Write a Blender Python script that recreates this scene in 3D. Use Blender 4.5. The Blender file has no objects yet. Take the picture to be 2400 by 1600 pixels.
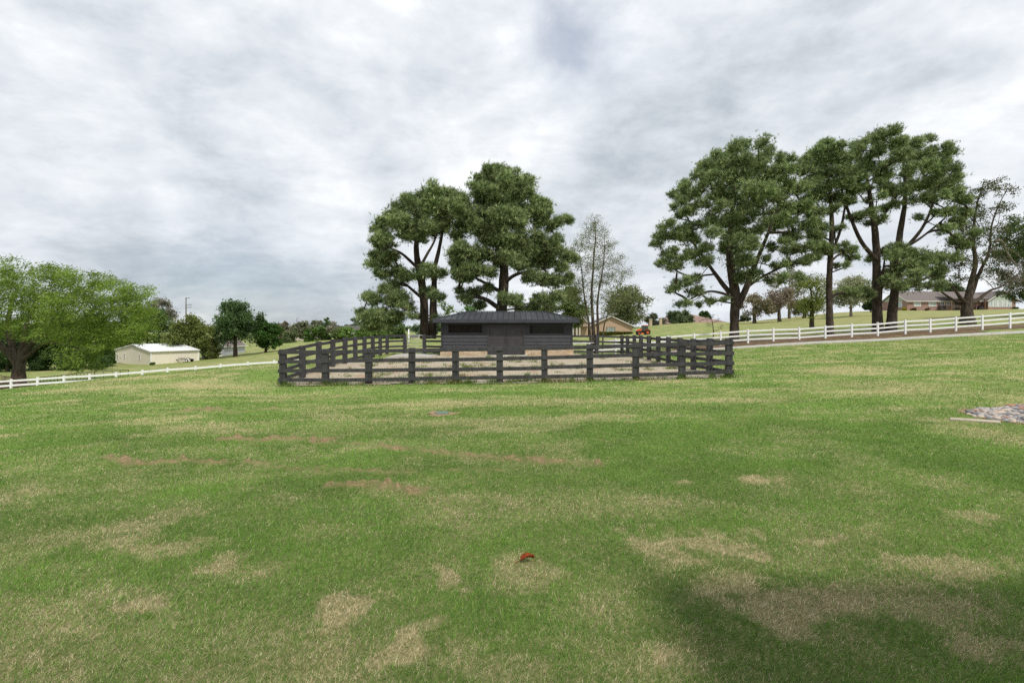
import bpy, math, random
import numpy as np
from math import radians as R

random.seed(7)
rng = np.random.default_rng(11)
sc = bpy.context.scene
COL = sc.collection
F, CX, HZ, CAMH = 1200.0, 1200.0, 770.0, 1.7      # photograph: focal length in px, centre column, horizon row, eye height

def P(u, v, Y):
    return ((u-CX)/F*Y, Y, CAMH-(v-HZ)/F*Y)

# ------------------------------------------------------------------ noise
_T = rng.random((256, 256))
def vnoise(x, y):
    x = np.asarray(x, float); y = np.asarray(y, float)
    xi = np.floor(x).astype(int); yi = np.floor(y).astype(int)
    fx = x-xi; fy = y-yi
    fx = fx*fx*fx*(fx*(fx*6-15)+10); fy = fy*fy*fy*(fy*(fy*6-15)+10)
    a = _T[xi & 255, yi & 255]; b = _T[(xi+1) & 255, yi & 255]
    c = _T[xi & 255, (yi+1) & 255]; d = _T[(xi+1) & 255, (yi+1) & 255]
    return (a*(1-fx)+b*fx)*(1-fy)+(c*(1-fx)+d*fx)*fy
def fbm(x, y, o=4, g=.5):
    s = 0; a = 1; n = 0
    for k in range(o):
        s = s+a*vnoise(x*2**k+17.3*k, y*2**k+5.1*k); n += a; a *= g
    return s/n
def sstep(a, b, x):
    t = np.clip((x-a)/(b-a), 0, 1); return t*t*(3-2*t)

# ------------------------------------------------------------------ terrain
CP = [(0,0,0),(-4,-4,0),(4,-4,.05),(0,-10,0),(-10,-8,-.1),(10,-8,.15),(0,-40,0),(-40,-30,-1.5),(40,-30,.8),
 (-5,5,-.06),(0,5,0),(5,5,.07),(0,10,-.1),(-10,10,-.28),(9,9.3,.13),(0,15,-.26),(-10,15,-.45),(10,15,.02),(-20,12,-.65),(20,12,.4),
 (-9.47,21.2,-.63),(-4.7,20.9,-.55),(0,20.65,-.47),(3.3,20.4,-.37),(6.8,20.2,-.25),(8.5,20.1,-.19),
 (-9.46,26.8,-.33),(-9.46,32,-.27),(-9.45,38.7,-.24),(8.5,27,-.25),(8.47,39.4,-.3),(0,28,-.36),(-5,36.5,-.23),(4.3,36.5,-.23),(0,42,-.35),
 (-27.4,28,-1.61),(-21.6,28,-.97),(-17.3,28,-.58),(-13.5,28,-.3),(-16,20,-.72),(-24,22,-1.25),
 (-46,47,-4.35),(-36.3,47,-3.75),(-29,47,-3.2),(-24.2,47,-2.85),(-20,47,-2.3),(-15,47,-1.5),(-9,48,-.6),(0,50,-.8),(2,47,-.9),(8.5,47,-.75),
 (-54,56,-4.7),(-90,90,-6),(-46.7,100,-3.6),(-20,80,-1.0),(-81,115,-6.06),(-95,115,-6.4),(-76,130,-5.4),(-65,120,-4.8),(-150,150,-7.2),(-200,100,-8),
 (-80,200,-3.0),(-130,260,-5),(0,100,-.5),(0,200,-1.2),(20,150,-.5),(28,150,-.1),(37,150,.7),(26,120,-.2),
 (5,43,-.33),(17.9,43,.02),(30,43,.68),(43,43,1.38),(16.8,47.2,-.08),(21.7,47.2,.34),(34,47.2,1.02),(46,47.2,1.72),
 (35,35,.86),(25,25,.52),(30,15,.7),(50,40,1.8),(22.5,50,.5),(32,50,1.05),(38,51,1.45),(50,54,2.25),
 (46,85,1.9),(64,85,3.5),(85,85,4.4),(58,140,3.2),(76,140,4.2),(89,140,5.9),(124,165,7.6),(150,165,7.8),(165,165,8.0),(114,148,6.5),(136,150,6.9),(105,125,5.6),(41,160,2.0),(50,150,3.2),
 (77,210,2.6),(120,230,5.5),(200,200,8),(0,400,-6),(-250,350,-9),(250,350,3),(0,-300,-2),(-300,-100,-8),(300,-100,6),(-300,150,-9),(320,150,9),
 (0,1500,-14),(-1000,1000,-16),(1000,1000,-12),(1500,0,-10),(-1500,0,-16),(0,-1500,-10)]
CP = np.array(CP, float)
def warp(x, y):
    r = np.sqrt(x*x+y*y)+1e-9; k = np.log1p(r/15)/r
    return x*k, y*k
def _phi(d2): return np.where(d2 > 1e-12, .5*d2*np.log(d2+1e-12), 0)
_wx, _wy = warp(CP[:,0], CP[:,1]); _n = len(CP)
_A = np.zeros((_n+3, _n+3))
_A[:_n,:_n] = _phi((_wx[:,None]-_wx)**2+(_wy[:,None]-_wy)**2)+np.eye(_n)*2e-4
_A[:_n,_n] = 1; _A[:_n,_n+1] = _wx; _A[:_n,_n+2] = _wy; _A[_n:,:_n] = _A[:_n,_n:].T
_W = np.linalg.solve(_A, np.concatenate([CP[:,2], np.zeros(3)]))
def gz(x, y):
    x = np.asarray(x, float); y = np.asarray(y, float); sh = x.shape
    x = x.ravel(); y = y.ravel(); out = np.empty(len(x))
    for i in range(0, len(x), 40000):
        a, b = warp(x[i:i+40000], y[i:i+40000])
        out[i:i+40000] = _phi((a[:,None]-_wx)**2+(b[:,None]-_wy)**2)@_W[:_n]+_W[_n]+_W[_n+1]*a+_W[_n+2]*b
    return out.reshape(sh)
def gz1(x, y): return float(gz(np.array([x]), np.array([y]))[0])
_YS = np.geomspace(1.2, 60, 900)
def hit(u, v):
    """first ground point seen along the ray of photo pixel (u, v)"""
    X = (u-CX)/F*_YS; Z = CAMH-(v-HZ)/F*_YS; g = gz(X, _YS)
    k = np.argmax(Z < g)
    return X[k], _YS[k]

# ------------------------------------------------------------------ mesh helpers
class MB:
    def __init__(s): s.v = []; s.f = []
    def add(s, vs, fs):
        o = len(s.v); s.v += [tuple(map(float, p)) for p in vs]; s.f += [tuple(i+o for i in f) for f in fs]; return s
    def box(s, x0, x1, y0, y1, z0, z1):
        return s.add([(x0,y0,z0),(x1,y0,z0),(x1,y1,z0),(x0,y1,z0),(x0,y0,z1),(x1,y0,z1),(x1,y1,z1),(x0,y1,z1)],
            [(0,3,2,1),(4,5,6,7),(0,1,5,4),(1,2,6,5),(2,3,7,6),(3,0,4,7)])
    def beam(s, p, q, w, h, up=(0,0,1)):
        p = np.array(p, float); q = np.array(q, float); d = q-p; d /= np.linalg.norm(d)
        sd = np.cross(d, up); sd /= np.linalg.norm(sd); u = np.cross(sd, d)
        vs = []
        for c in (p, q):
            for a, b in ((-1,-1),(1,-1),(1,1),(-1,1)): vs.append(c+sd*a*w/2+u*b*h/2)
        return s.add(vs, [(0,1,2,3),(7,6,5,4),(0,4,5,1),(1,5,6,2),(2,6,7,3),(3,7,4,0)])
    def tube(s, pts, rad, n=6, cap=True):
        V, Fc = tube(np.array(pts, float), np.broadcast_to(np.array(rad, float), (len(pts),)), n)
        m = len(pts)
        s.add(V, list(map(tuple, Fc)))
        if cap:
            o = len(s.v)-m*n
            s.f.append(tuple(o+i for i in range(n))[::-1]); s.f.append(tuple(o+(m-1)*n+i for i in range(n)))
        return s
    def disc(s, c, axis, r, h, n=16):
        c = np.array(c, float); a = np.array(axis, float)
        return s.tube([c-a*h/2, c+a*h/2], [r, r], n)
    def prism(s, poly, y0, y1):
        """poly of (x, z), extruded along y"""
        n = len(poly)
        vs = [(x,y0,z) for x, z in poly]+[(x,y1,z) for x, z in poly]
        return s.add(vs, [tuple(range(n)), tuple(range(2*n-1, n-1, -1))]+[(i, i+n, (i+1)%n+n, (i+1)%n) for i in range(n)])
    def prismx(s, poly, x0, x1):
        n = len(poly)
        vs = [(x0,y,z) for y, z in poly]+[(x1,y,z) for y, z in poly]
        return s.add(vs, [tuple(range(n-1,-1,-1)), tuple(range(n, 2*n))]+[(i, (i+1)%n, (i+1)%n+n, i+n) for i in range(n)])
    def build(s, name, mat, parent=None, smooth=False, bevel=0, tilt=None):
        if tilt:
            z0 = min(p[2] for p in s.v); s.v = [(p[0]+(p[2]-z0)*tilt[0], p[1]+(p[2]-z0)*tilt[1], p[2]) for p in s.v]
        me = bpy.data.meshes.new(name); me.from_pydata(s.v, [], s.f); me.update()
        if smooth: me.polygons.foreach_set('use_smooth', [True]*len(me.polygons))
        return link(name, me, mat, parent, bevel)
def link(name, me, mat, parent=None, bevel=0):
    o = bpy.data.objects.new(name, me); COL.objects.link(o)
    if mat: me.materials.append(mat)
    if parent is not None:
        o.parent = parent; o.matrix_parent_inverse = parent.matrix_basis.inverted()
    if bevel:
        b = o.modifiers.new('bevel', 'BEVEL'); b.width = bevel; b.segments = 1; b.limit_method = 'ANGLE'
    return o
def tube(pts, rad, n):
    m = len(pts); d = np.gradient(pts, axis=0); d /= (np.linalg.norm(d, axis=1)[:,None]+1e-9)
    ref = np.array([.31,.93,.2]) if abs(d[0][2]) > .6 else np.array([0,0,1.])
    a = np.cross(d, ref); a /= (np.linalg.norm(a, axis=1)[:,None]+1e-9); b = np.cross(d, a)
    t = np.arange(n)/n*2*np.pi
    V = pts[:,None,:]+rad[:,None,None]*(a[:,None,:]*np.cos(t)[None,:,None]+b[:,None,:]*np.sin(t)[None,:,None])
    i = np.arange(m-1)[:,None]*n; j = np.arange(n)[None,:]; k = (j+1)%n
    Fc = np.stack([i+j, i+k, i+n+k, i+n+j], -1).reshape(-1, 4)
    return V.reshape(-1,3), Fc
def fast_mesh(name, V, faces, k, cols=None, smooth=False):
    """V (n,3), faces (m,k)"""
    me = bpy.data.meshes.new(name); V = np.ascontiguousarray(V, np.float32); faces = np.ascontiguousarray(faces, np.int32)
    me.vertices.add(len(V)); me.vertices.foreach_set('co', V.ravel())
    me.loops.add(faces.size); me.loops.foreach_set('vertex_index', faces.ravel())
    me.polygons.add(len(faces)); me.polygons.foreach_set('loop_start', np.arange(0, faces.size, k, dtype=np.int32))
    me.polygons.foreach_set('loop_total', np.full(len(faces), k, np.int32))
    if smooth: me.polygons.foreach_set('use_smooth', np.ones(len(faces), bool))
    if cols is not None:
        at = me.attributes.new('col', 'FLOAT_COLOR', 'POINT')
        c = np.ones((len(V), 4), np.float32); c[:,:3] = cols; at.data.foreach_set('color', c.ravel())
    me.update(calc_edges=True); me.validate(); return me
def floats(me, name, arr):
    at = me.attributes.new(name, 'FLOAT', 'POINT'); at.data.foreach_set('value', np.ascontiguousarray(arr, np.float32))
def thing(name, label, cat, loc=(0,0,0), group=None):
    o = bpy.data.objects.new(name, None); COL.objects.link(o); o.location = loc; o.empty_display_size = .2
    bpy.context.view_layer.update()
    o['label'] = label; o['category'] = cat
    if group: o['group'] = group
    return o
def tag(o, label, cat, group=None, kind=None):
    o['label'] = label; o['category'] = cat
    if group: o['group'] = group
    if kind: o['kind'] = kind
    return o
def struct(o): o['kind'] = 'structure'; return o

# ------------------------------------------------------------------ materials
def nt(mat): return mat.node_tree.nodes, mat.node_tree.links
def new_mat(name):
    m = bpy.data.materials.new(name); m.use_nodes = True; return m
def mat_noise(name, c1, c2, scale=8, rough=.8, detail=5, bump=0, bscale=None, stretch=(1,1,1), spec=.3, metal=0, lo=.35, hi=.65):
    m = new_mat(name); N, L = nt(m); b = N['Principled BSDF']
    tc = N.new('ShaderNodeTexCoord'); mp = N.new('ShaderNodeMapping'); mp.inputs['Scale'].default_value = stretch
    L.new(tc.outputs['Object'], mp.inputs['Vector'])
    n = N.new('ShaderNodeTexNoise'); n.inputs['Scale'].default_value = scale; n.inputs['Detail'].default_value = detail
    n.inputs['Roughness'].default_value = .62
    L.new(mp.outputs[0], n.inputs['Vector'])
    r = N.new('ShaderNodeValToRGB'); e = r.color_ramp.elements
    e[0].position = lo; e[1].position = hi; e[0].color = (*c1, 1); e[1].color = (*c2, 1)
    L.new(n.outputs['Fac'], r.inputs['Fac']); L.new(r.outputs['Color'], b.inputs['Base Color'])
    b.inputs['Roughness'].default_value = rough; b.inputs['Specular IOR Level'].default_value = spec; b.inputs['Metallic'].default_value = metal
    if bump:
        n2 = N.new('ShaderNodeTexNoise'); n2.inputs['Scale'].default_value = bscale or scale*4; n2.inputs['Detail'].default_value = 4
        L.new(mp.outputs[0], n2.inputs['Vector'])
        bp = N.new('ShaderNodeBump'); bp.inputs['Strength'].default_value = bump; bp.inputs['Distance'].default_value = .02
        L.new(n2.outputs['Fac'], bp.inputs['Height']); L.new(bp.outputs[0], b.inputs['Normal'])
    return m
def mat_leaf(name, trans=.3, rough=.6):
    m = new_mat(name); N, L = nt(m); out = N['Material Output']; b = N['Principled BSDF']
    at = N.new('ShaderNodeAttribute'); at.attribute_name = 'col'
    b.inputs['Roughness'].default_value = rough; b.inputs['Specular IOR Level'].default_value = .22
    L.new(at.outputs['Color'], b.inputs['Base Color'])
    t = N.new('ShaderNodeBsdfTranslucent'); hs = N.new('ShaderNodeHueSaturation'); hs.inputs['Value'].default_value = 1.25; hs.inputs['Saturation'].default_value = 1.1
    L.new(at.outputs['Color'], hs.inputs['Color']); L.new(hs.outputs[0], t.inputs['Color'])
    mx = N.new('ShaderNodeMixShader'); mx.inputs[0].default_value = trans
    L.new(b.outputs[0], mx.inputs[1]); L.new(t.outputs[0], mx.inputs[2]); L.new(mx.outputs[0], out.inputs['Surface'])
    return m
def mat_brick(name, c1, c2, mortar, w=.25, h=.08, ms=.012, rough=.9, bump=.4, squash=1):
    m = new_mat(name); N, L = nt(m); b = N['Principled BSDF']
    tc = N.new('ShaderNodeTexCoord'); sx = N.new('ShaderNodeSeparateXYZ'); L.new(tc.outputs['Object'], sx.inputs[0])
    ad = N.new('ShaderNodeMath'); L.new(sx.outputs['X'], ad.inputs[0]); L.new(sx.outputs['Y'], ad.inputs[1])
    cb = N.new('ShaderNodeCombineXYZ'); L.new(ad.outputs[0], cb.inputs['X']); L.new(sx.outputs['Z'], cb.inputs['Y'])
    br = N.new('ShaderNodeTexBrick'); br.inputs['Scale'].default_value = 1
    br.inputs['Brick Width'].default_value = w; br.inputs['Row Height'].default_value = h; br.inputs['Mortar Size'].default_value = ms
    br.inputs['Color1'].default_value = (*c1,1); br.inputs['Color2'].default_value = (*c2,1); br.inputs['Mortar'].default_value = (*mortar,1)
    L.new(cb.outputs[0], br.inputs['Vector'])
    n = N.new('ShaderNodeTexNoise'); n.inputs['Scale'].default_value = 3; n.inputs['Detail'].default_value = 6; L.new(tc.outputs['Object'], n.inputs['Vector'])
    hs = N.new('ShaderNodeHueSaturation'); mr = N.new('ShaderNodeMapRange'); mr.inputs[3].default_value = .65; mr.inputs[4].default_value = 1.35
    L.new(n.outputs['Fac'], mr.inputs[0]); L.new(mr.outputs[0], hs.inputs['Value']); L.new(br.outputs['Color'], hs.inputs['Color'])
    L.new(hs.outputs[0], b.inputs['Base Color']); b.inputs['Roughness'].default_value = rough
    if bump:
        bp = N.new('ShaderNodeBump'); bp.inputs['Strength'].default_value = bump; bp.inputs['Distance'].default_value = .01; bp.invert = True
        L.new(br.outputs['Fac'], bp.inputs['Height']); L.new(bp.outputs[0], b.inputs['Normal'])
    return m
M = {}
M['charcoal'] = mat_noise('charcoal_paint', (.032,.031,.033), (.066,.064,.067), 5, .62, 8, .25, 60, (1,1,.25), spec=.35)
M['charcoal_wall'] = mat_noise('charcoal_siding', (.030,.031,.036), (.044,.045,.051), 3, .6, 7, .1, 50, (.3,.3,1))
M['charcoal_door'] = mat_noise('charcoal_door', (.045,.043,.044), (.060,.056,.056), 3, .55, 6)
M['metal_roof'] = mat_noise('charcoal_metal_roof', (.050,.055,.062), (.068,.074,.082), 1.5, .42, 5, spec=.5)
M['white_paint'] = mat_noise('white_paint', (.55,.56,.56), (.80,.80,.80), 9, .5, 10, .08, 40, lo=.25, hi=.48)
M['white_vinyl'] = mat_noise('white_vinyl', (.70,.70,.70), (.82,.82,.82), 3, .45, 6, lo=.3, hi=.5)
M['concrete'] = mat_noise('concrete', (.36,.34,.30), (.50,.48,.44), 2.5, .9, 9, .2, 40)
M['glass'] = mat_noise('window_glass', (.006,.008,.008), (.012,.014,.012), 2, .04, 2, spec=.6)
M['bark'] = mat_noise('bark', (.030,.024,.019), (.105,.082,.062), 6, .95, 8, .9, 14, (1,1,.3), spec=.1)
M['bark_grey'] = mat_noise('grey_bark', (.055,.045,.035), (.14,.115,.09), 6, .95, 8, .7, 14, (1,1,.3), spec=.1)
M['bark_pale'] = mat_noise('pale_bark', (.12,.10,.085), (.26,.22,.19), 6, .95, 8, .7, 14, (1,1,.3), spec=.1)
M['leaf'] = mat_leaf('leaves', .35)
M['needle'] = mat_leaf('needles', .32, .5)
M['grass'] = mat_leaf('grass_blades', .3, .55)
M['stone'] = mat_brick('stacked_stone', (.50,.36,.22), (.62,.52,.38), (.25,.19,.13), .42, .085, .012, bump=.8)
M['tan_brick'] = mat_brick('tan_brick', (.40,.27,.17), (.46,.32,.21), (.42,.33,.25), .3, .1, .012, bump=.2)
M['red_brick'] = mat_brick('red_brick', (.22,.10,.075), (.33,.19,.15), (.38,.32,.28), .35, .12, .012, bump=.2)
M['shingle'] = mat_noise('grey_brown_shingles', (.12,.10,.095), (.20,.17,.16), 2.0, .9, 8, .3, 20, (1,3,3))
M['shingle_dark'] = mat_noise('dark_shingles', (.07,.065,.065), (.13,.12,.12), 2.0, .9, 8, .3, 20, (1,3,3))
M['shingle_tan'] = mat_noise('tan_shingles', (.21,.145,.12), (.30,.215,.18), 1.5, .9, 8, .3, 20, (1,3,3))
M['sage'] = mat_noise('sage_siding', (.36,.43,.34), (.42,.48,.40), 2, .7, 5)
M['cream'] = mat_noise('cream_metal_siding', (.72,.66,.54), (.78,.72,.60), .8, .6, 6, stretch=(4,4,.4))
M['white_roof'] = mat_noise('white_metal_roof', (.74,.76,.78), (.82,.83,.84), .7, .45, 5)
M['grey_siding'] = mat_noise('grey_siding', (.40,.42,.46), (.50,.52,.56), 1.5, .8, 6, stretch=(6,6,.5))
M['house_pale'] = mat_noise('pale_render', (.50,.46,.38), (.62,.58,.50), .8, .8, 5)
M['trim'] = mat_noise('pale_trim', (.62,.60,.54), (.74,.72,.66), 2, .6, 4)
M['orange'] = mat_noise('orange_paint', (.55,.085,.025), (.66,.13,.04), 2.5, .4, 5, spec=.5)
M['rubber'] = mat_noise('black_rubber', (.014,.013,.013), (.035,.032,.03), 6, .85, 5)
M['dark_metal'] = mat_noise('dark_metal', (.015,.015,.016), (.035,.034,.034), 5, .5, 5, spec=.5)
M['grey_metal'] = mat_noise('grey_metal', (.30,.32,.33), (.45,.47,.48), 6, .45, 5, metal=.6)
M['cab_glass'] = mat_noise('cab_glass', (.03,.06,.055), (.06,.11,.10), 3, .08, 3, spec=.6)
M['wood_grey'] = mat_noise('weathered_wood', (.10,.085,.07), (.20,.17,.14), 5, .9, 7, stretch=(1,1,.2))
M['brown_wood'] = mat_noise('brown_wood', (.10,.055,.035), (.17,.10,.065), 5, .8, 7, stretch=(1,1,.2))
M['porch_dark'] = mat_noise('dark_recess', (.03,.025,.022), (.07,.055,.05), 3, .9, 5)
M['curtain_glass'] = mat_noise('curtained_glass', (.20,.26,.24), (.48,.55,.50), 1.2, .15, 3, stretch=(3,3,.6), spec=.5)
M['mulch'] = mat_noise('red_mulch', (.06,.036,.020), (.25,.15,.085), 2.2, .95, 10, .9, 30)
M['valve'] = mat_noise('green_lid', (.10,.15,.12), (.17,.22,.18), 14, .9, 5, .3, 60)
M['soil_ring'] = mat_noise('bare_soil', (.24,.15,.09), (.36,.25,.16), 20, .95, 6, .5, 80)
M['dead_leaf'] = mat_noise('dead_leaf', (.15,.030,.012), (.30,.075,.022), 45, .85, 6, .6, 140, spec=.1)
M['brush'] = mat_noise('dead_brush', (.10,.06,.045), (.22,.15,.12), 5, .95, 5)
M['hedge'] = M['leaf']

# ------------------------------------------------------------------ lawn maps
def ell(x, y, u, v, ru, rv, rot=0):
    hx, hy = hit(u, v); sx = ru/F*hy; h = CAMH-gz1(hx, hy); sy = rv*hy*hy/(F*h)
    c, s = math.cos(rot), math.sin(rot); dx, dy = x-hx, y-hy
    a = (dx*c+dy*s)/sx; b = (-dx*s+dy*c)/sy
    return np.sqrt(a*a+b*b)
PATCH = [(495,1322,58,26,.85),(590,1340,60,30,.6),(270,1420,85,22,1),(335,1395,40,16,.8),(815,1417,60,40,1.1),(1018,1345,52,32,1.1),(905,1540,60,34,1.1),(950,1500,40,30,.7),
 (1640,1278,150,34,1),(1560,1300,80,40,.7),(1900,1262,140,22,.7),(1880,1425,190,62,1),(1730,1370,90,26,.7),(1840,1480,90,40,.7),(2120,1400,150,60,.5),(2230,1335,190,30,.8),(2330,1540,110,60,.9),(2250,1440,120,50,.5),
 (1780,1127,70,13,1.1),(1600,1128,24,6,.9),(300,1245,110,22,.6),(360,1285,130,22,.7),(110,1490,90,24,.6),(1240,1330,90,26,.65),(1170,1355,60,30,.5),(1560,1545,120,60,.8),(1120,1560,120,40,.5),
 (1350,1400,150,50,.3),(2300,1215,80,16,.7),(400,1210,80,14,.5),(760,1255,120,24,.35),(640,1480,140,40,.3),(180,1335,100,24,.3),(1420,1500,140,50,.35),(1900,1300,220,40,.35),
 (1050,945,350,10,.5),(1500,940,300,9,.45),(800,1000,200,14,.3),(1250,985,230,14,.35),(650,1110,160,12,.35),(2060,905,170,26,.4),(1880,1010,120,12,.3),(450,905,180,7,.5),(330,885,150,6,.7),(150,915,120,8,.5),(1980,870,90,12,.5),(2280,850,130,16,.3)]
RUT = [([(245,1076),(290,1080),(335,1088),(405,1086)],.17,1),([(435,1078),(500,1086),(570,1083),(630,1088)],.16,1),
 ([(530,1030),(600,1034),(680,1029),(770,1037)],.22,1.0),([(660,1031),(760,1032)],.30,1),([(770,1037),(900,1049),(1000,1060),(1150,1072),(1280,1083),(1390,1087)],.14,.85),([(1180,1074),(1390,1087)],.2,.8),
 ([(770,1138),(870,1143),(985,1150)],.15,.8),([(820,1140),(900,1143)],.2,.9),([(415,966),(460,959),(505,961)],.42,1),([(540,970),(645,957)],.3,.6),([(660,940),(790,930)],.3,.5),
 ([(700,1095),(900,1108),(1180,1100)],.12,.45),([(640,1090),(760,1112)],.12,.4),([(150,1010),(210,1005)],.25,.3),([(1820,885),(1960,868)],.5,.35),([(1700,1000),(1960,880)],.4,.15)]
_PW = []
for (u,v,ru,rv,a) in PATCH:
    hx, hy = hit(u, v); h = CAMH-gz1(hx, hy); _PW.append((hx, hy, ru/F*hy, max(rv*hy*hy/(F*h), .05), a))
_RW = [(np.array([hit(u, v) for u, v in pl]), w*.72, a) for pl, w, a in RUT]
def lawn(x, y):
    """straw share, thatch share (torn brown turf) at ground points"""
    r = np.sqrt(x*x+y*y)
    wx = x+(fbm(x*2.1+9, y*2.1, 3)-.5)*.5; wy = y+(fbm(x*2.1, y*2.1+31, 3)-.5)*.5
    n = fbm(x*.55+3, y*.8+7, 5, .55); n2 = fbm(x*2.2, y*2.2+50, 4, .6); n3 = vnoise(x*13, y*13+3)
    s = sstep(.45, .70, n)*.36+sstep(.42,.75,n2)*.26+.04+.18*n3
    dark = sstep(.48, .62, fbm(x*.5+40, y*.7+11, 5, .55))
    s = s*(1-.8*dark)
    for hx, hy, sx, sy, a in _PW:
        k = (np.abs(wx-hx) < 2.2*sx) & (np.abs(wy-hy) < 2.2*sy)
        if not k.any(): continue
        d = np.sqrt(((wx[k]-hx)/sx)**2+((wy[k]-hy)/sy)**2)
        s[k] = np.maximum(s[k], s[k]*.5+1.0*a*(1-sstep(.35, 1.25, d+(n2[k]-.5)*1.6+(n3[k]-.5)*.7)))
    t = np.zeros_like(x)
    for pl, w, a in _RW:
        for p, q in zip(pl[:-1], pl[1:]):
            lo = np.minimum(p, q)-2*w; hi = np.maximum(p, q)+2*w
            k = (x > lo[0]) & (x < hi[0]) & (y > lo[1]) & (y < hi[1])
            if not k.any(): continue
            d = q-p; L2 = d@d; tt = np.clip(((wx[k]-p[0])*d[0]+(wy[k]-p[1])*d[1])/L2, 0, 1)
            jx = x[k]+(wx[k]-x[k])*.5; jy = y[k]+(wy[k]-y[k])*.5
            dd = np.hypot(jx-p[0]-tt*d[0], jy-p[1]-tt*d[1])/w
            t[k] = np.maximum(t[k], a*(.35+.65*sstep(.3,.7,n3[k]))*(1-sstep(.5, 1.0, dd+(n2[k]-.5)*1.8)))
    s = s+.10*sstep(8, 16, r)
    return np.clip(s, 0, 1), np.clip(t, 0, 1)

# zones kept free of grass blades
PEN = [(-9.6,21.0),(8.7,19.9),(8.7,39.3),(-9.6,38.6)]
def in_pen(x, y, grow=0):
    t = (x+9.6)/18.3; y0 = 21.15-1.1*t; y1 = 38.5+.7*t
    return (x > -9.6-grow) & (x < 8.65+grow) & (y > y0-grow) & (y < y1+grow)
BEDC = np.array([hit(u, v) for u, v in [(2262,968),(2290,960),(2335,957),(2400,950),(2480,947),(2560,960),(2540,988),(2440,993),(2370,991),(2320,984),(2280,978)]])
def in_poly(poly, x, y):
    ins = np.zeros(x.shape, bool); j = len(poly)-1
    for i in range(len(poly)):
        xi, yi = poly[i]; xj, yj = poly[j]
        c = ((yi > y) != (yj > y)) & (x < (xj-xi)*(y-yi)/(yj-yi+1e-12)+xi); ins ^= c; j = i
    return ins

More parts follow.
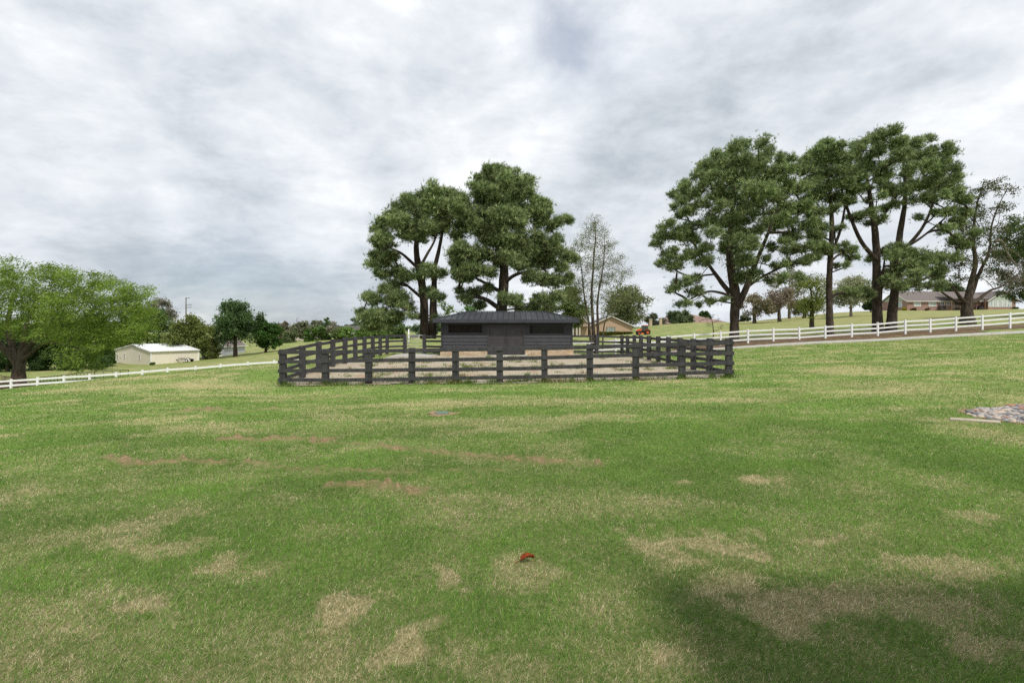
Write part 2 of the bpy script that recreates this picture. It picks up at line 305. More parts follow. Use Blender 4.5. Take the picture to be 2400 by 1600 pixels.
# ------------------------------------------------------------------ ground sheet (to the horizon)
def ground():
    th = np.concatenate([np.linspace(-66, 66, 620), np.linspace(66, 294, 62)[1:-1]])
    th = np.radians(90-th); nt_ = len(th)
    r = np.concatenate([np.geomspace(.8, 60, 330), np.geomspace(60, 6000, 110)[1:]])
    X = (r[:,None]*np.cos(th)).ravel(); Y = (r[:,None]*np.sin(th)).ravel()
    X = np.append(X, 0); Y = np.append(Y, 0)
    s, t = lawn(X, Y); rr = np.hypot(X, Y)
    Z = gz(X, Y)+((fbm(X*6, Y*6, 3)-.5)*.03+t*(fbm(X*11, Y*11, 3)-.2)*.16)*(rr < 30)
    pen = in_pen(X, Y, .5); Z[pen] -= .02
    m = len(r); i = np.arange(m-1)[:,None]*nt_; j = np.arange(nt_)[None,:]; k = (j+1)%nt_
    q = np.stack([i+j, i+nt_+j, i+nt_+k, i+k], -1).reshape(-1, 4)
    q = q[:, ::-1]
    V = np.stack([X, Y, Z], -1)
    me = fast_mesh('ground', V, q, 4, smooth=True)
    floats(me, 'straw', s); floats(me, 'thatch', t)
    # dry pasture beyond the white fence: strongest on the hill to the right, weaker down the left
    dry = sstep(46, 60, Y+.04*X)*np.clip(.45*sstep(25, 70, X)*sstep(52, 75, Y)+.22+1.1*(fbm(X*.035+4, Y*.075, 5)-.45), .05, .95)
    dry = np.maximum(dry, .8*sstep(.5,.62,fbm(X*.09+8, Y*.16+3, 4))*sstep(20, 26, Y)*sstep(-10,-14,X)*(1-sstep(44, 52, Y)))
    floats(me, 'dry', dry)
    mat = new_mat('lawn_ground'); N, L = nt(mat); b = N['Principled BSDF']; b.inputs['Roughness'].default_value = .95; b.inputs['Specular IOR Level'].default_value = .1
    geo = N.new('ShaderNodeNewGeometry')
    def noise(scale, det=5, rough=.6, st=(1,1,1)):
        mp = N.new('ShaderNodeMapping'); mp.inputs['Scale'].default_value = st; L.new(geo.outputs['Position'], mp.inputs['Vector'])
        n = N.new('ShaderNodeTexNoise'); n.inputs['Scale'].default_value = scale; n.inputs['Detail'].default_value = det; n.inputs['Roughness'].default_value = rough
        L.new(mp.outputs[0], n.inputs['Vector']); return n.outputs['Fac']
    def attr(n): a = N.new('ShaderNodeAttribute'); a.attribute_name = n; return a.outputs['Fac']
    def ramp(f, c1, c2, lo, hi):
        r_ = N.new('ShaderNodeValToRGB'); e = r_.color_ramp.elements; e[0].position = lo; e[1].position = hi; e[0].color = (*c1,1); e[1].color = (*c2,1); L.new(f, r_.inputs[0]); return r_.outputs[0]
    def mix(f, a, c):
        x = N.new('ShaderNodeMix'); x.data_type = 'RGBA'; L.new(f, x.inputs[0]); L.new(a, x.inputs[6]); L.new(c, x.inputs[7]); return x.outputs[2]
    def math_(op, a, c, clamp=False):
        x = N.new('ShaderNodeMath'); x.operation = op; x.use_clamp = clamp
        for i_, q_ in enumerate((a, c)):
            if isinstance(q_, (int, float)): x.inputs[i_].default_value = q_
            else: L.new(q_, x.inputs[i_])
        return x.outputs[0]
    fine = noise(22, 8, .75); mid = noise(1.7, 5)
    green = ramp(mid, GRN1, GRN2, .35, .65)
    straw = ramp(fine, STR1, STR2, .3, .7)
    f = math_('ADD', attr('straw'), math_('MULTIPLY', math_('SUBTRACT', fine, .5), 2.2), True)
    c = mix(f, green, straw)
    dryc = ramp(noise(.35, 8, .7, (1, 2.5, 1)), DRY1, DRY2, .35, .7)
    c = mix(math_('ADD', attr('dry'), math_('MULTIPLY', math_('SUBTRACT', noise(.9, 8, .75, (1,2,1)), .5), .9), True), c, dryc)
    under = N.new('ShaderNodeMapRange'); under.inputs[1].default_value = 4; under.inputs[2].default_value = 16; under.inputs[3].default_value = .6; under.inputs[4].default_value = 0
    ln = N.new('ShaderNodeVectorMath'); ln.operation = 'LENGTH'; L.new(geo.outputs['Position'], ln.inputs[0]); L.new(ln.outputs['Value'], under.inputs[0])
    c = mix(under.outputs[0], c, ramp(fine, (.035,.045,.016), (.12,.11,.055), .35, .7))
    c = mix(attr('thatch'), c, ramp(noise(30, 6, .7), (.075,.052,.026), (.42,.30,.17), .3, .7))
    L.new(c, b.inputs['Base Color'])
    bp = N.new('ShaderNodeBump'); bp.inputs['Strength'].default_value = .6; bp.inputs['Distance'].default_value = .03
    L.new(fine, bp.inputs['Height']); L.new(bp.outputs[0], b.inputs['Normal'])
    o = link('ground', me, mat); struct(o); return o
GRN1, GRN2 = (.092,.180,.030), (.165,.270,.050)
STR1, STR2 = (.28,.24,.10), (.52,.45,.25)
DRY1, DRY2 = (.16,.19,.06), (.44,.37,.19)
ground()

# ------------------------------------------------------------------ grass blades (one mass)
def blades():
    Vs, Cs = [], []
    bands = [(1.9,3.0,19000,.038,.0024),(3.0,4.4,12000,.038,.0030),(4.4,6.5,6000,.040,.0042),(6.5,10,2800,.042,.0064),(10,17,950,.046,.0105),(17,30,240,.055,.019),(30,47,75,.07,.032)]
    for y0, y1, dens, h, w in bands:
        area = 1.08*(y1*y1-y0*y0); n = int(dens*area)
        y = np.sqrt(rng.random(n)*(y1*y1-y0*y0)+y0*y0); x = (rng.random(n)*2-1)*1.08*y
        k = ~in_pen(x, y, .02+.16*vnoise(x*3, y*3)) & ~in_poly(BEDC, x, y)
        if y1 > 40: k &= y < 42.0
        x, y = x[k], y[k]; s, t = lawn(x, y)
        keep = rng.random(len(x)) > t*.25
        x, y, s, t = x[keep], y[keep], s[keep], t[keep]; n = len(x); z = gz(x, y)+(fbm(x*6, y*6, 3)-.5)*.03*(y < 30)
        rs = rng.random(n); isstraw = rs < (s*.88+.03); isth = rng.random(n) < t*.95
        g = rng.random((n,1)); vg = fbm(x*.9+77, y*.9, 3)[:,None]
        col = np.array(BG1)*(1-g)+np.array(BG2)*g
        col = col*(.62+.8*vg)
        g2 = rng.random((n,1)); cs = np.array(BS1)*(1-g2)+np.array(BS2)*g2
        col = np.where(isstraw[:,None], cs, col)
        ct = np.array((.13,.072,.034))*(1-g2)+np.array((.62,.42,.24))*g2
        col = np.where(isth[:,None], ct, col)
        a = rng.random(n)*2*np.pi; lean = .35+.9*rng.random(n)+isstraw*.25+isth*.6
        hh = h*(.55+.8*rng.random(n))*(1-.35*isstraw); dirx = np.cos(a)+.25; diry = np.sin(a)
        b = a+np.pi/2+rng.normal(0,.5,n); ww = w*(.6+.8*rng.random(n))
        base = np.stack([x, y, z-.006], -1); sd = np.stack([np.cos(b), np.sin(b), 0*b], -1)*ww[:,None]/2
        tip = base+np.stack([dirx*lean*hh, diry*lean*hh, hh/np.sqrt(1+.4*lean**2)], -1)
        V = np.stack([base-sd, base+sd, tip], 1).reshape(-1,3)
        Vs.append(V); Cs.append(np.repeat(col, 3, 0))
    V = np.concatenate(Vs); C = np.concatenate(Cs); F_ = np.arange(len(V)).reshape(-1,3)
    o = link('grass', fast_mesh('grass', V, F_, 3, C), M['grass'])
    tag(o, 'mown green lawn grass mixed with straw coloured blades', 'grass', kind='stuff')
BG1, BG2 = (.060,.150,.020), (.215,.365,.060)
BS1, BS2 = (.42,.35,.165), (.88,.77,.52)
blades()

# ------------------------------------------------------------------ sheets lying on the ground
def sheet(name, poly_fn, x0, x1, y0, y1, step, dz, mat, edge_noise=0):
    nx = int((x1-x0)/step)+2; ny = int((y1-y0)/step)+2
    x, y = np.meshgrid(np.linspace(x0, x1, nx), np.linspace(y0, y1, ny)); xf, yf = x.ravel(), y.ravel()
    ok = poly_fn(xf+(fbm(xf*1.5, yf*1.5, 3)-.5)*edge_noise, yf+(fbm(xf*1.5+40, yf*1.5, 3)-.5)*edge_noise)
    idx = np.arange(nx*ny).reshape(ny, nx)
    q = np.stack([idx[:-1,:-1], idx[:-1,1:], idx[1:,1:], idx[1:,:-1]], -1).reshape(-1,4); q = q[ok[q].all(1)]
    z = gz(xf, yf)+dz
    used = np.unique(q); mp = np.zeros(nx*ny, int); mp[used] = np.arange(len(used))
    me = fast_mesh(name, np.stack([xf, yf, z], -1)[used], mp[q], 4, smooth=True)
    return link(name, me, mat)
def gravel_mat():
    m = new_mat('pen_gravel'); N, L = nt(m); b = N['Principled BSDF']; b.inputs['Roughness'].default_value = .95
    g = N.new('ShaderNodeNewGeometry')
    def noise(s, d, r=.6):
        n = N.new('ShaderNodeTexNoise'); n.inputs['Scale'].default_value = s; n.inputs['Detail'].default_value = d; n.inputs['Roughness'].default_value = r; L.new(g.outputs['Position'], n.inputs['Vector']); return n.outputs['Fac']
    v = N.new('ShaderNodeTexVoronoi'); v.inputs['Scale'].default_value = 14; L.new(g.outputs['Position'], v.inputs['Vector'])
    r1 = N.new('ShaderNodeValToRGB'); e = r1.color_ramp.elements; e[0].color = (.25,.20,.135,1); e[1].color = (.54,.48,.37,1); e[0].position = .3; e[1].position = .7
    L.new(noise(9, 9, .75), r1.inputs[0])
    r2 = N.new('ShaderNodeValToRGB'); e = r2.color_ramp.elements; e[0].color = (0,0,0,1); e[1].color = (1,1,1,1); e[0].position = .56; e[1].position = .74
    L.new(noise(.55, 5), r2.inputs[0])
    mx = N.new('ShaderNodeMix'); mx.data_type = 'RGBA'; L.new(r2.outputs[0], mx.inputs[0]); L.new(r1.outputs[0], mx.inputs[6]); mx.inputs[7].default_value = (.34,.20,.115,1)
    L.new(mx.outputs[2], b.inputs['Base Color'])
    bp = N.new('ShaderNodeBump'); bp.inputs['Strength'].default_value = .8; bp.inputs['Distance'].default_value = .04; L.new(v.outputs['Distance'], bp.inputs['Height']); L.new(bp.outputs[0], b.inputs['Normal'])
    return m
struct(sheet('gravel_yard', lambda x, y: in_pen(x, y, .28) & ~((y > 32) & (x < -8.4) & (x > -20)), -10.2, 9.2, 19.4, 39.6, .16, .012, gravel_mat(), .5))
# driveway: concrete band in front of the white fence
def strip(name, uv, Ys, width, thick, mat):
    mb = MB(); pts = []
    for (u, v), Y in zip(uv, Ys): pts.append(((u-CX)/F*Y, Y))
    pts = np.array(pts); d = np.gradient(pts, axis=0); d /= np.linalg.norm(d, axis=1)[:,None]; n = np.stack([-d[:,1], d[:,0]], -1)
    rows = []
    for p, q in zip(pts, n):
        a = p-q*width/2; c = p+q*width/2
        za, zc = gz1(*a), gz1(*c)
        rows.append([(a[0],a[1],za-.1),(a[0],a[1],za+thick),(c[0],c[1],zc+thick),(c[0],c[1],zc-.1)])
    vs = [v for r_ in rows for v in r_]; fs = []
    for i in range(len(rows)-1):
        for j in range(3): fs.append((i*4+j, i*4+j+1, i*4+4+j+1, i*4+4+j)[::-1])
    mb.add(vs, fs); return mb.build(name, mat)
us = np.linspace(1150, 2560, 40)
struct(strip('path', [(u, 0) for u in us], [43.2]*40, 2.0, .05, M['concrete']))
struct(sheet('mulch_strip', lambda x, y: (y > 44.75) & (y < 46.3+1.5*fbm(x*.3, y*0+2, 3)+.3*(x > 20)) & (x > 6), 5, 42, 44, 50, .3, .022, M['mulch'], 1.0))
struct(sheet('leaf_litter', lambda x, y: (y > 46.3) & (y < 50.5+2.5*fbm(x*.3, y*0+9, 3)) & (x > 15), 14, 52, 46, 56, .4, .018, mat_noise('pine_litter', (.085,.065,.035), (.22,.155,.085), 1.6, .95, 10, .6, 20, lo=.3, hi=.7), 2.0))
def apron(x, y): return (x > -8.3) & (x < -5.35) & (y > 33.4+(x+8.3)*.2) & (y < 38.4)
struct(sheet('concrete_pad', apron, -8.4, -5.3, 33, 38.5, .12, .03, M['concrete']))

# ------------------------------------------------------------------ dark paddock fence
def dark_post(fence, x, y, top, w=.25, d=.21, ang=0, base=None):
    z0 = (gz1(x, y) if base is None else base)-.25
    mb = MB(); c, s = math.cos(ang), math.sin(ang)
    def bx(x0, x1, y0, y1, a, b_): 
        k = len(mb.v); mb.box(x0, x1, y0, y1, a, b_)
        mb.v[k:] = [(x+p*c-q*s, y+p*s+q*c, r_) for p, q, r_ in mb.v[k:]]
    g = w*.36+random.uniform(-.03,.03)
    bx(-w/2, w/2, -d/2+.012, d/2-.012, z0, top-.012)
    bx(-w/2+.004, g-.004-w/2+.06, -d/2, d/2, z0, top); bx(g+.004-w/2+.06, w/2-.004, -d/2-.003, d/2+.003, z0, top-.004)
    return mb.build('post', M['charcoal'], fence, bevel=.008, tilt=(random.uniform(-.012,.012), random.uniform(-.012,.012), x, y))
def fence_run(label, pts, rails=(1.42,1.03,.65,.27), side=-1, H=1.48, rail_ext=(.08,.08), skip_posts=(), group='dark rail fence runs around the pen', two=True, endz=None):
    """pts: post positions; the rails run along the side 'side' of the posts, two spans to a board"""
    f = thing('rail_fence', label, 'fence', (pts[0][0], pts[0][1], gz1(*pts[0])), group)
    pts = [np.array(p, float) for p in pts]; d = pts[-1]-pts[0]; d /= np.linalg.norm(d); n = np.array([d[1], -d[0]])*side*-1
    ang = math.atan2(d[1], d[0]); zs = [gz1(*p) for p in pts]
    zs = np.array(zs); 
    if len(zs) > 3: zs = np.convolve(np.pad(zs, 1, mode='edge'), [.25,.5,.25], 'valid')
    for i, p in enumerate(pts):
        if i in skip_posts: continue
        dark_post(f, p[0], p[1], zs[i]+H+random.uniform(-.035,.035), ang=ang+random.uniform(-.06,.06))
    N_ = len(pts)
    for k, h in enumerate(rails):
        i = 0; first = True
        while i < N_-1:
            j = min(i+2, N_-1) if two else i+1
            if first and k % 2 and two: j = i+1
            first = False
            off = n*(.105+.022)
            a = pts[i]+off; b_ = pts[j]+off
            za = zs[i]+h-.0725; zb = zs[j]+h-.0725
            e0 = d*rail_ext[0] if i == 0 else d*-.003; e1 = d*rail_ext[1] if j == N_-1 else d*-.003
            if i == 0: a = a-e0
            else: a = a+d*.003
            if j == N_-1: b_ = b_+e1
            else: b_ = b_-d*.003
            jz = random.uniform(-.02,.02)
            mb = MB(); mid = (a+b_)/2; zm = zs[(i+j)//2]+h-.0725 if (j-i) == 2 else (za+zb)/2
            zm = zm*.3+(za+zb)/2*.7
            mb.beam((*a, za+jz), (*b_, zb+jz+random.uniform(-.01,.01)), .042, .145)
            mb.build('rail', M['charcoal'], f, bevel=.004)
            i = j
    return f
front = [(-9.47+(8.5+9.47)*i/10, 21.2-1.1*i/10) for i in range(11)]
fence_run('long dark four rail fence along the near side of the gravel pen', front, side=-1, rail_ext=(.16,.17))
left = [(-9.47+.02*i/9, 21.2+(38.7-21.2)*t) for i, t in enumerate(np.linspace(0, 1, 10))]
fence_run('dark rail fence down the pen\'s left side, running back towards the pipe gate', left, side=1, skip_posts=(0,), rail_ext=(-.12,.1))
right = [(8.5-.03*i/10, 20.1+(39.4-20.1)*i/10) for i in range(11)]
fence_run('dark rail fence down the pen\'s right side, running back towards the tractor', right, side=-1, skip_posts=(0,), rail_ext=(-.12,.1))
bl = [(-9.45,38.7),(-8.12,38.74)]
fence_run('short dark fence piece between the far left pen corner and the pipe gate', bl, side=1, skip_posts=(0,), two=False)
fence_run('short dark fence piece joining the pipe gate to the black shed', [(-6.56,38.4),(-5.15,38.4)], side=1, skip_posts=(1,), two=False, rail_ext=(.08,0))
fence_run('dark fence piece joining the black shed to the far right pen corner', [(4.45,38.8),(6.45,39.1),(8.47,39.4)], side=1, skip_posts=(0,2), two=False, rail_ext=(0,.1))
# pipe gate
gx0, gx1, gy = -7.93, -6.70, 38.6; gz0 = gz1(-7.3, gy)
g = thing('pipe_gate', 'grey metal pipe gate with rounded corners between two dark posts', 'gate', (gx0, gy, gz0))
mb = MB(); r_ = .06; pts = [(gx0, gy, gz0+.12), (gx0, gy, gz0+1.28), (gx0+.08, gy, gz0+1.40), (gx1-.12, gy, gz0+1.40), (gx1-.03, gy, gz0+1.34), (gx1, gy, gz0+1.22), (gx1, gy, gz0+.12), (gx0, gy, gz0+.12)]
mb.tube(pts, .028, 8); mb.build('gate_frame', M['grey_metal'], g, True)
for h in (.36,.6,.84,1.1): MB().tube([(gx0, gy, gz0+h), (gx1, gy, gz0+h)], .02, 8).build('crossbar', M['grey_metal'], g, True)

# ------------------------------------------------------------------ white fences
def white_fence(label, us, tops, Ys, H, rails, mat, group='white rail fences across the pasture', rh=.14, endpts=True):
    pts = [P(u, t, Y) for u, t, Y in zip(us, tops, Ys)]
    f = thing('white_fence', label, 'fence', (pts[0][0], pts[0][1], gz1(pts[0][0], pts[0][1])), group)
    for (x, y, z) in pts:
        mb = MB(); w = .075; a = random.uniform(-.1,.1); zb = min(gz1(x, y)-.2, z-H)
        mb.box(x-w, x+w, y-w, y+w, zb, z-.03)
        mb.box(x-w-.012, x+w+.012, y-w-.012, y+w+.012, z-.034, z-.01); mb.add([(x-w,y-w,z-.01),(x+w,y-w,z-.01),(x+w,y+w,z-.01),(x-w,y+w,z-.01),(x,y,z+.025)], [(0,1,4),(1,2,4),(2,3,4),(3,0,4)])
        mb.build('post', mat, f, bevel=.006)
    for i in range(len(pts)-1):
        a, b_ = np.array(pts[i]), np.array(pts[i+1])
        for k in rails:
            j = random.uniform(-.012,.012); sag = np.array([0,0,1])
            d = (b_-a)/np.linalg.norm(b_-a)
            MB().beam(a+d*.07-sag*(k+j), b_-d*.07-sag*(k+random.uniform(-.012,.012)), .045, rh).build('rail', mat, f, bevel=.005)
    return f
ru = [1258,1319.6,1381,1443,1504,1565.6,1627,1689,1753,1812.5,1873,1934,1996,2057,2121.5,2180,2240,2302,2367,2432,2497]
rt = [806.5,802.5,798.3,794,789.8,786,781,776.5,771.5,769,767,762.5,758.5,755.5,749.5,746.5,742,737.5,732.5,727,722]
white_fence('white three rail fence rising across the slope under the tall pines', ru, rt, [47.2]*21, 1.45, (.16,.55,.94), M['white_paint'])
lu = [-98,-36,26,88,150,210,272.5,334,393,458,517,581,642.6,704]
lt = [897,892.5,888,884,880,876.5,872,867,862,858,853,848,844,839.5]
white_fence('white rail fence half hidden by the brow of the lawn, below the wide tree', lu, lt, [47.0]*14, 1.45, (.17,.58,1.0), M['white_vinyl'], rh=.17)

# ------------------------------------------------------------------ trees
UP = np.array([0,0,1.])
def resample(pl, step):
    pl = np.array(pl, float); out = [pl[0]]
    for a, b in zip(pl[:-1], pl[1:]):
        n = max(1, int(np.linalg.norm(b[:3]-a[:3])/step))
        for i in range(1, n+1): out.append(a+(b-a)*i/n)
    return np.array(out)
def smooth_pl(pl, it=2):
    pl = np.array(pl, float)
    for _ in range(it):
        if len(pl) < 3: break
        q = [pl[0]]
        for a, b in zip(pl[:-1], pl[1:]): q += [a*.75+b*.25, a*.25+b*.75]
        q.append(pl[-1]); pl = np.array(q)
    return pl
def skeleton(trunks, targets, rtip=.012, r0=.12, lift=.12, step=.5, zpen=.7, attach_from=.25, jit=.12, sides=5, sizes=None):
    """trunks: polylines of (x,y,z,r). targets (n,3). returns verts, quads of trunk + limbs"""
    pos, par, fix, att = [], [], [], []
    paths = []
    for tr in trunks:
        tr = resample(smooth_pl(tr), step); k0 = len(pos)
        if len(tr) > 4:
            wob = np.cumsum(rng.normal(0, 1, (len(tr),3)), 0); wob -= np.linspace(0,1,len(tr))[:,None]*wob[-1]
            kk = np.hanning(9)[1:-1]; kk /= kk.sum()
            wob = np.stack([np.convolve(np.pad(wob[:,i], 3, mode='edge'), kk, 'valid') for i in range(3)], -1); wob[:,2] = 0; wob -= wob[0]
            tr[:,:3] += wob*.06*min(1, step*1.6)*np.minimum(1, .25/np.maximum(tr[:,3:4], .12))*np.linspace(0,1,len(tr))[:,None]**.5
        for i, p in enumerate(tr):
            pos.append(p[:3]); par.append(len(pos)-2 if i else -1); fix.append(p[3]); att.append(i >= attach_from*len(tr))
        paths.append(list(range(k0, len(pos))))
    ntr = len(paths); nb = len(pos)
    cap = nb+len(targets)*14
    A = np.zeros((cap,3)); A[:nb] = pos; ok = np.zeros(cap, bool); ok[:nb] = att; n = nb
    par = par+[0]*(cap-nb); cnt = np.zeros(cap)
    base = A[:nb]
    d0 = np.array([np.min(np.linalg.norm(base-t, axis=1)) for t in targets]) if len(targets) else []
    for ti in np.argsort(d0):
        t = targets[ti]; B = A[:n]; dv = t-B; hd = np.hypot(dv[:,0], dv[:,1]); dist = np.linalg.norm(dv, axis=1)
        cost = dist+zpen*np.maximum(0, -(dv[:,2])+.15*hd)+(~ok[:n])*1e6
        k = int(np.argmin(cost)); L = dist[k]
        m = int(min(10, max(1, L/step))); a = A[k]
        c = a+(t-a)*.45+UP*lift*L+rng.normal(0, jit*.6, 3)*L
        ids = [k]; prev = k
        for i in range(1, m+1):
            s = i/m; p = a*(1-s)**2+c*2*s*(1-s)+t*s*s
            if i < m: p = p+rng.normal(0, jit*.25, 3)*min(L/m, 1)
            A[n] = p; par[n] = prev; ok[n] = True; prev = n; ids.append(n); n += 1
        q = prev; w = 1 if sizes is None else sizes[ti]
        while q >= nb: cnt[q] += w; q = par[q]
        paths.append(ids)
    tot = max(cnt[nb:n].max() if n > nb else 1, 1)
    V, Fc, o = [], [], 0
    for pi, ids in enumerate(paths):
        P_ = A[ids]
        if pi < ntr: r = np.array([fix[i] for i in ids]); sd = 10
        else:
            r = np.maximum(rtip, r0*(cnt[ids]/tot)**.5); r[0] = r[1]; r[-1] = min(r[-1], max(rtip*.6, r[-1]*.5)); sd = sides if r[0] > .03 else (4 if r[0] > .016 else 3)
        if len(P_) < 2: continue
        v, f = tube(P_, r, sd)
        if pi < ntr:   # uneven bark outline
            v += (rng.random(v.shape)-.5)*r.repeat(sd)[:,None]*.14
        V.append(v); Fc.append(f+o); o += len(v)
    return np.concatenate(V), np.concatenate(Fc)
def leaves_at(c, n, spread, size, c1, c2, wind=(0,0,0), flat=1.0, bright=None, aspect=.55):
    """n leaves scattered round each centre c (m,3): rhombic leaf faces"""
    m = len(c); k = m*n
    ctr = np.repeat(c, n, 0); q = rng.normal(0, 1, (k,3)); q[:,2] *= flat
    q *= spread*.55; w = np.array(wind)
    p = ctr+q+w*(rng.random((k,1))*spread*1.6)
    ax = rng.normal(0, 1, (k,3))+w*2.8; ax /= np.linalg.norm(ax, axis=1)[:,None]
    nb_ = rng.normal(0,.75,(k,3))+np.array([0,0,.9]); bx = np.cross(ax, nb_); bx /= np.linalg.norm(bx, axis=1)[:,None]
    s = size*(.6+.8*rng.random((k,1)))
    V = np.stack([p-ax*s*.5, p+bx*s*aspect*.5, p+ax*s*.5, p-bx*s*aspect*.5], 1).reshape(-1,3)
    g = rng.random((k,1)); col = np.array(c1)*(1-g)+np.array(c2)*g
    cl = np.repeat(.8+.4*rng.random((m,1)), n, 0); col = col*cl
    return V, np.repeat(col, 4, 0)
def in_lobes(lobes, n_per):
    """points spread through ellipsoid lobes [(centre, rx, ry, rz)]"""
    out = []
    for c, rx, ry, rz, w in lobes:
        n = max(1, int(n_per*w)); q = rng.normal(0,1,(n,3)); q /= np.linalg.norm(q, axis=1)[:,None]; q *= rng.random((n,1))**(1/2.4)
        out.append(c+q*np.array([rx, ry, rz]))
    return np.concatenate(out)
def px_lobes(px, Y, uc, hw, depth=.8, double=True):
    """photo-space lobes (u, v, r) -> ellipsoids in space; crown depth ~ its half width hw (px) about column uc"""
    s = Y/F; L = []; rm = np.mean([p[2] for p in px])
    for (u, v, r) in px:
        d = hw*s*depth*math.sqrt(max(.05, 1-((u-uc)/hw)**2))
        for sg in ((-1, 1) if double else (0,)):
            dy = sg*d*random.uniform(.15, .95)
            c = np.array(P(u, v, Y)); c[1] += dy
            k = (Y+dy)/Y    # keep the same direction from the viewer for the outline
            c[0] *= 1+(k-1)*.6; c[2] = CAMH+(c[2]-CAMH)*(1+(k-1)*.6)
            L.append((c, r*s*.90, r*s*1.0, r*s*.80, (r/rm)**2))
    return L
def make_tree(name, label, Y, base, trunks, lobes, leaf, nt=9, nl=40, spread=.5, group=None, bark='bark', wind=(0,0,0), r0=.12, rtip=.012, lift=.12, zpen=.7, attach=.25, c1=(.05,.09,.02), c2=(.1,.16,.04), step=.5, cat='tree', aspect=.55, flat=.8, leafless=0, jit=.12):
    gzb = gz1(base[0], base[1])
    o = thing(name, label, cat, (base[0], base[1], gzb), group)
    T = in_lobes(lobes, nt)
    V, Q = skeleton(trunks, T, rtip, r0, lift, step, zpen, attach, jit)
    link('trunk', fast_mesh('trunk', V, Q, 4, smooth=True), M[bark], o)
    if nl:
        TL = T[rng.random(len(T)) >= leafless] if leafless else T
        V, C = leaves_at(TL, nl, spread, leaf, c1, c2, wind, flat, aspect=aspect)
        link('crown', fast_mesh('crown', V, np.arange(len(V)).reshape(-1,4), 4, C), M['leaf'], o)
    return o
def pxtrunk(pts, Y, dys=None):
    """[(u, v, r_px)] -> [(x,y,z,r)]"""
    out = []
    for i, p in enumerate(pts):
        y = Y+(p[3] if len(p) > 3 else 0); k = y/Y
        x, _, z = P(p[0], p[1], Y); out.append((x, y, z, p[2]*Y/F))
    return out
PN1, PN2, PN3 = (.070,.112,.046), (.205,.275,.110), (.46,.52,.25)
def make_pine(label, Y, lobes_px, trunks_px, uc, hw, dens=335, nd=.33, group='tall pines', depth=.8, thin=1.0):
    trunks = [pxtrunk(t, Y) for t in trunks_px]
    # run each trunk down into the ground
    for t in trunks[:]:
        pass
    b = trunks[0][0]; gzb = gz1(b[0], b[1])
    fixed = []
    for i, t in enumerate(trunks):
        x, y, z, r = t[0]
        if t[0][2] < gzb+1.2 and TRUNKBASE(t, gzb):
            zg = gz1(x, y); t = [(x, y, zg-.3, r*1.35), (x, y, zg+.15, r*1.22), (x, y, max(zg+.7, z+.05), r*1.02)]+t[1:]
        fixed.append(t)
    o = thing('pine_tree', label, 'tree', (b[0], b[1], gzb), group)
    L = px_lobes(lobes_px, Y, uc, hw, depth)
    T, sz = [], []
    for c, rx, ry, rz, w in L:
        n = 6; q = rng.normal(0,1,(n,3)); q /= np.linalg.norm(q, axis=1)[:,None]; q *= .65; q[0] = (0,0,-.25)
        T.append(c+q*np.array([rx,ry,rz])); sz += [1]*n
    T = np.concatenate(T)
    V, Q = skeleton(fixed, T, .014, .17, .06, .45, .55, .22, .13)
    link('trunk', fast_mesh('trunk', V, Q, 4, smooth=True), M['bark'], o)
    Vs, Cs = [], []
    for c, rx, ry, rz, w in L:
        # every bough carries a handful of separate needle puffs
        npf = 6; pd = rng.normal(0,1,(npf,3)); pd[:,2] += .25; pd /= np.linalg.norm(pd, axis=1)[:,None]
        pc = c+pd*rng.uniform(.35,.85,(npf,1))*np.array([rx,ry,rz]); pr = rng.uniform(.30,.52,npf)*rx
        hue = random.uniform(.84, 1.14); ntot = int(dens*w*thin*random.uniform(.8, 1.2))
        for k in range(npf):
            n = max(4, ntot//npf); q = rng.normal(0,1,(n,3)); q /= np.linalg.norm(q, axis=1)[:,None]
            q[:,2] = np.where(q[:,2] < 0, q[:,2]*.7, q[:,2]*1.1)
            rad = .35+.75*rng.random(n)**.6
            p = pc[k]+q*rad[:,None]*pr[k]*np.array([1.22,1.22,.78]); low = rng.random(n) < .30
            p[low] = c+rng.normal(0,.56,(low.sum(),3))*np.array([rx,ry,rz*.8])
            ax = q*.7+np.array([.28,0,.55])+rng.normal(0,.45,(n,3)); ax /= np.linalg.norm(ax, axis=1)[:,None]
            m = 8
            pp = np.repeat(p, m, 0); aa = np.repeat(ax, m, 0)+rng.normal(0,.42,(n*m,3)); aa /= np.linalg.norm(aa, axis=1)[:,None]
            bb = np.cross(aa, np.repeat(q*.7+np.array([0,-.15,.45]), m, 0)+rng.normal(0,.5,(n*m,3))); bb /= np.linalg.norm(bb, axis=1)[:,None]
            ln = nd*(.6+.7*rng.random((n*m,1))); wd = .034*(.7+.6*rng.random((n*m,1)))
            b0 = pp-aa*ln*.12
            Vs.append(np.stack([b0-bb*wd*.5, b0+bb*wd*.5, pp+aa*ln], 1).reshape(-1,3))
            g = rng.random((n,1)); col = np.where(g < .5, np.array(PN1)+(np.array(PN2)-np.array(PN1))*g*2, np.array(PN2)+(np.array(PN3)-np.array(PN2))*(g-.5)*2)*hue*random.uniform(.88,1.12)
            Cs.append(np.repeat(col, m*3, 0))
    V = np.concatenate(Vs); C = np.concatenate(Cs)
    link('crown', fast_mesh('crown', V, np.arange(len(V)).reshape(-1,3), 3, C), M['needle'], o)
    return o
def TRUNKBASE(t, g): return t[0][2] < g+1.2
def Z4(l): return [(800+x*.3231, 360+y*.3231, r*.3231) for x, y, r in l]
def Z5(l): return [(1480+x*.3912, 280+y*.3912, r*.3912) for x, y, r in l]
def Z4t(l): return [(800+p[0]*.3231, 360+p[1]*.3231, p[2]*.3231)+tuple(p[3:]) for p in l]
def Z5t(l): return [(1480+p[0]*.3912, 280+p[1]*.3912, p[2]*.3912*.84)+tuple(p[3:]) for p in l]

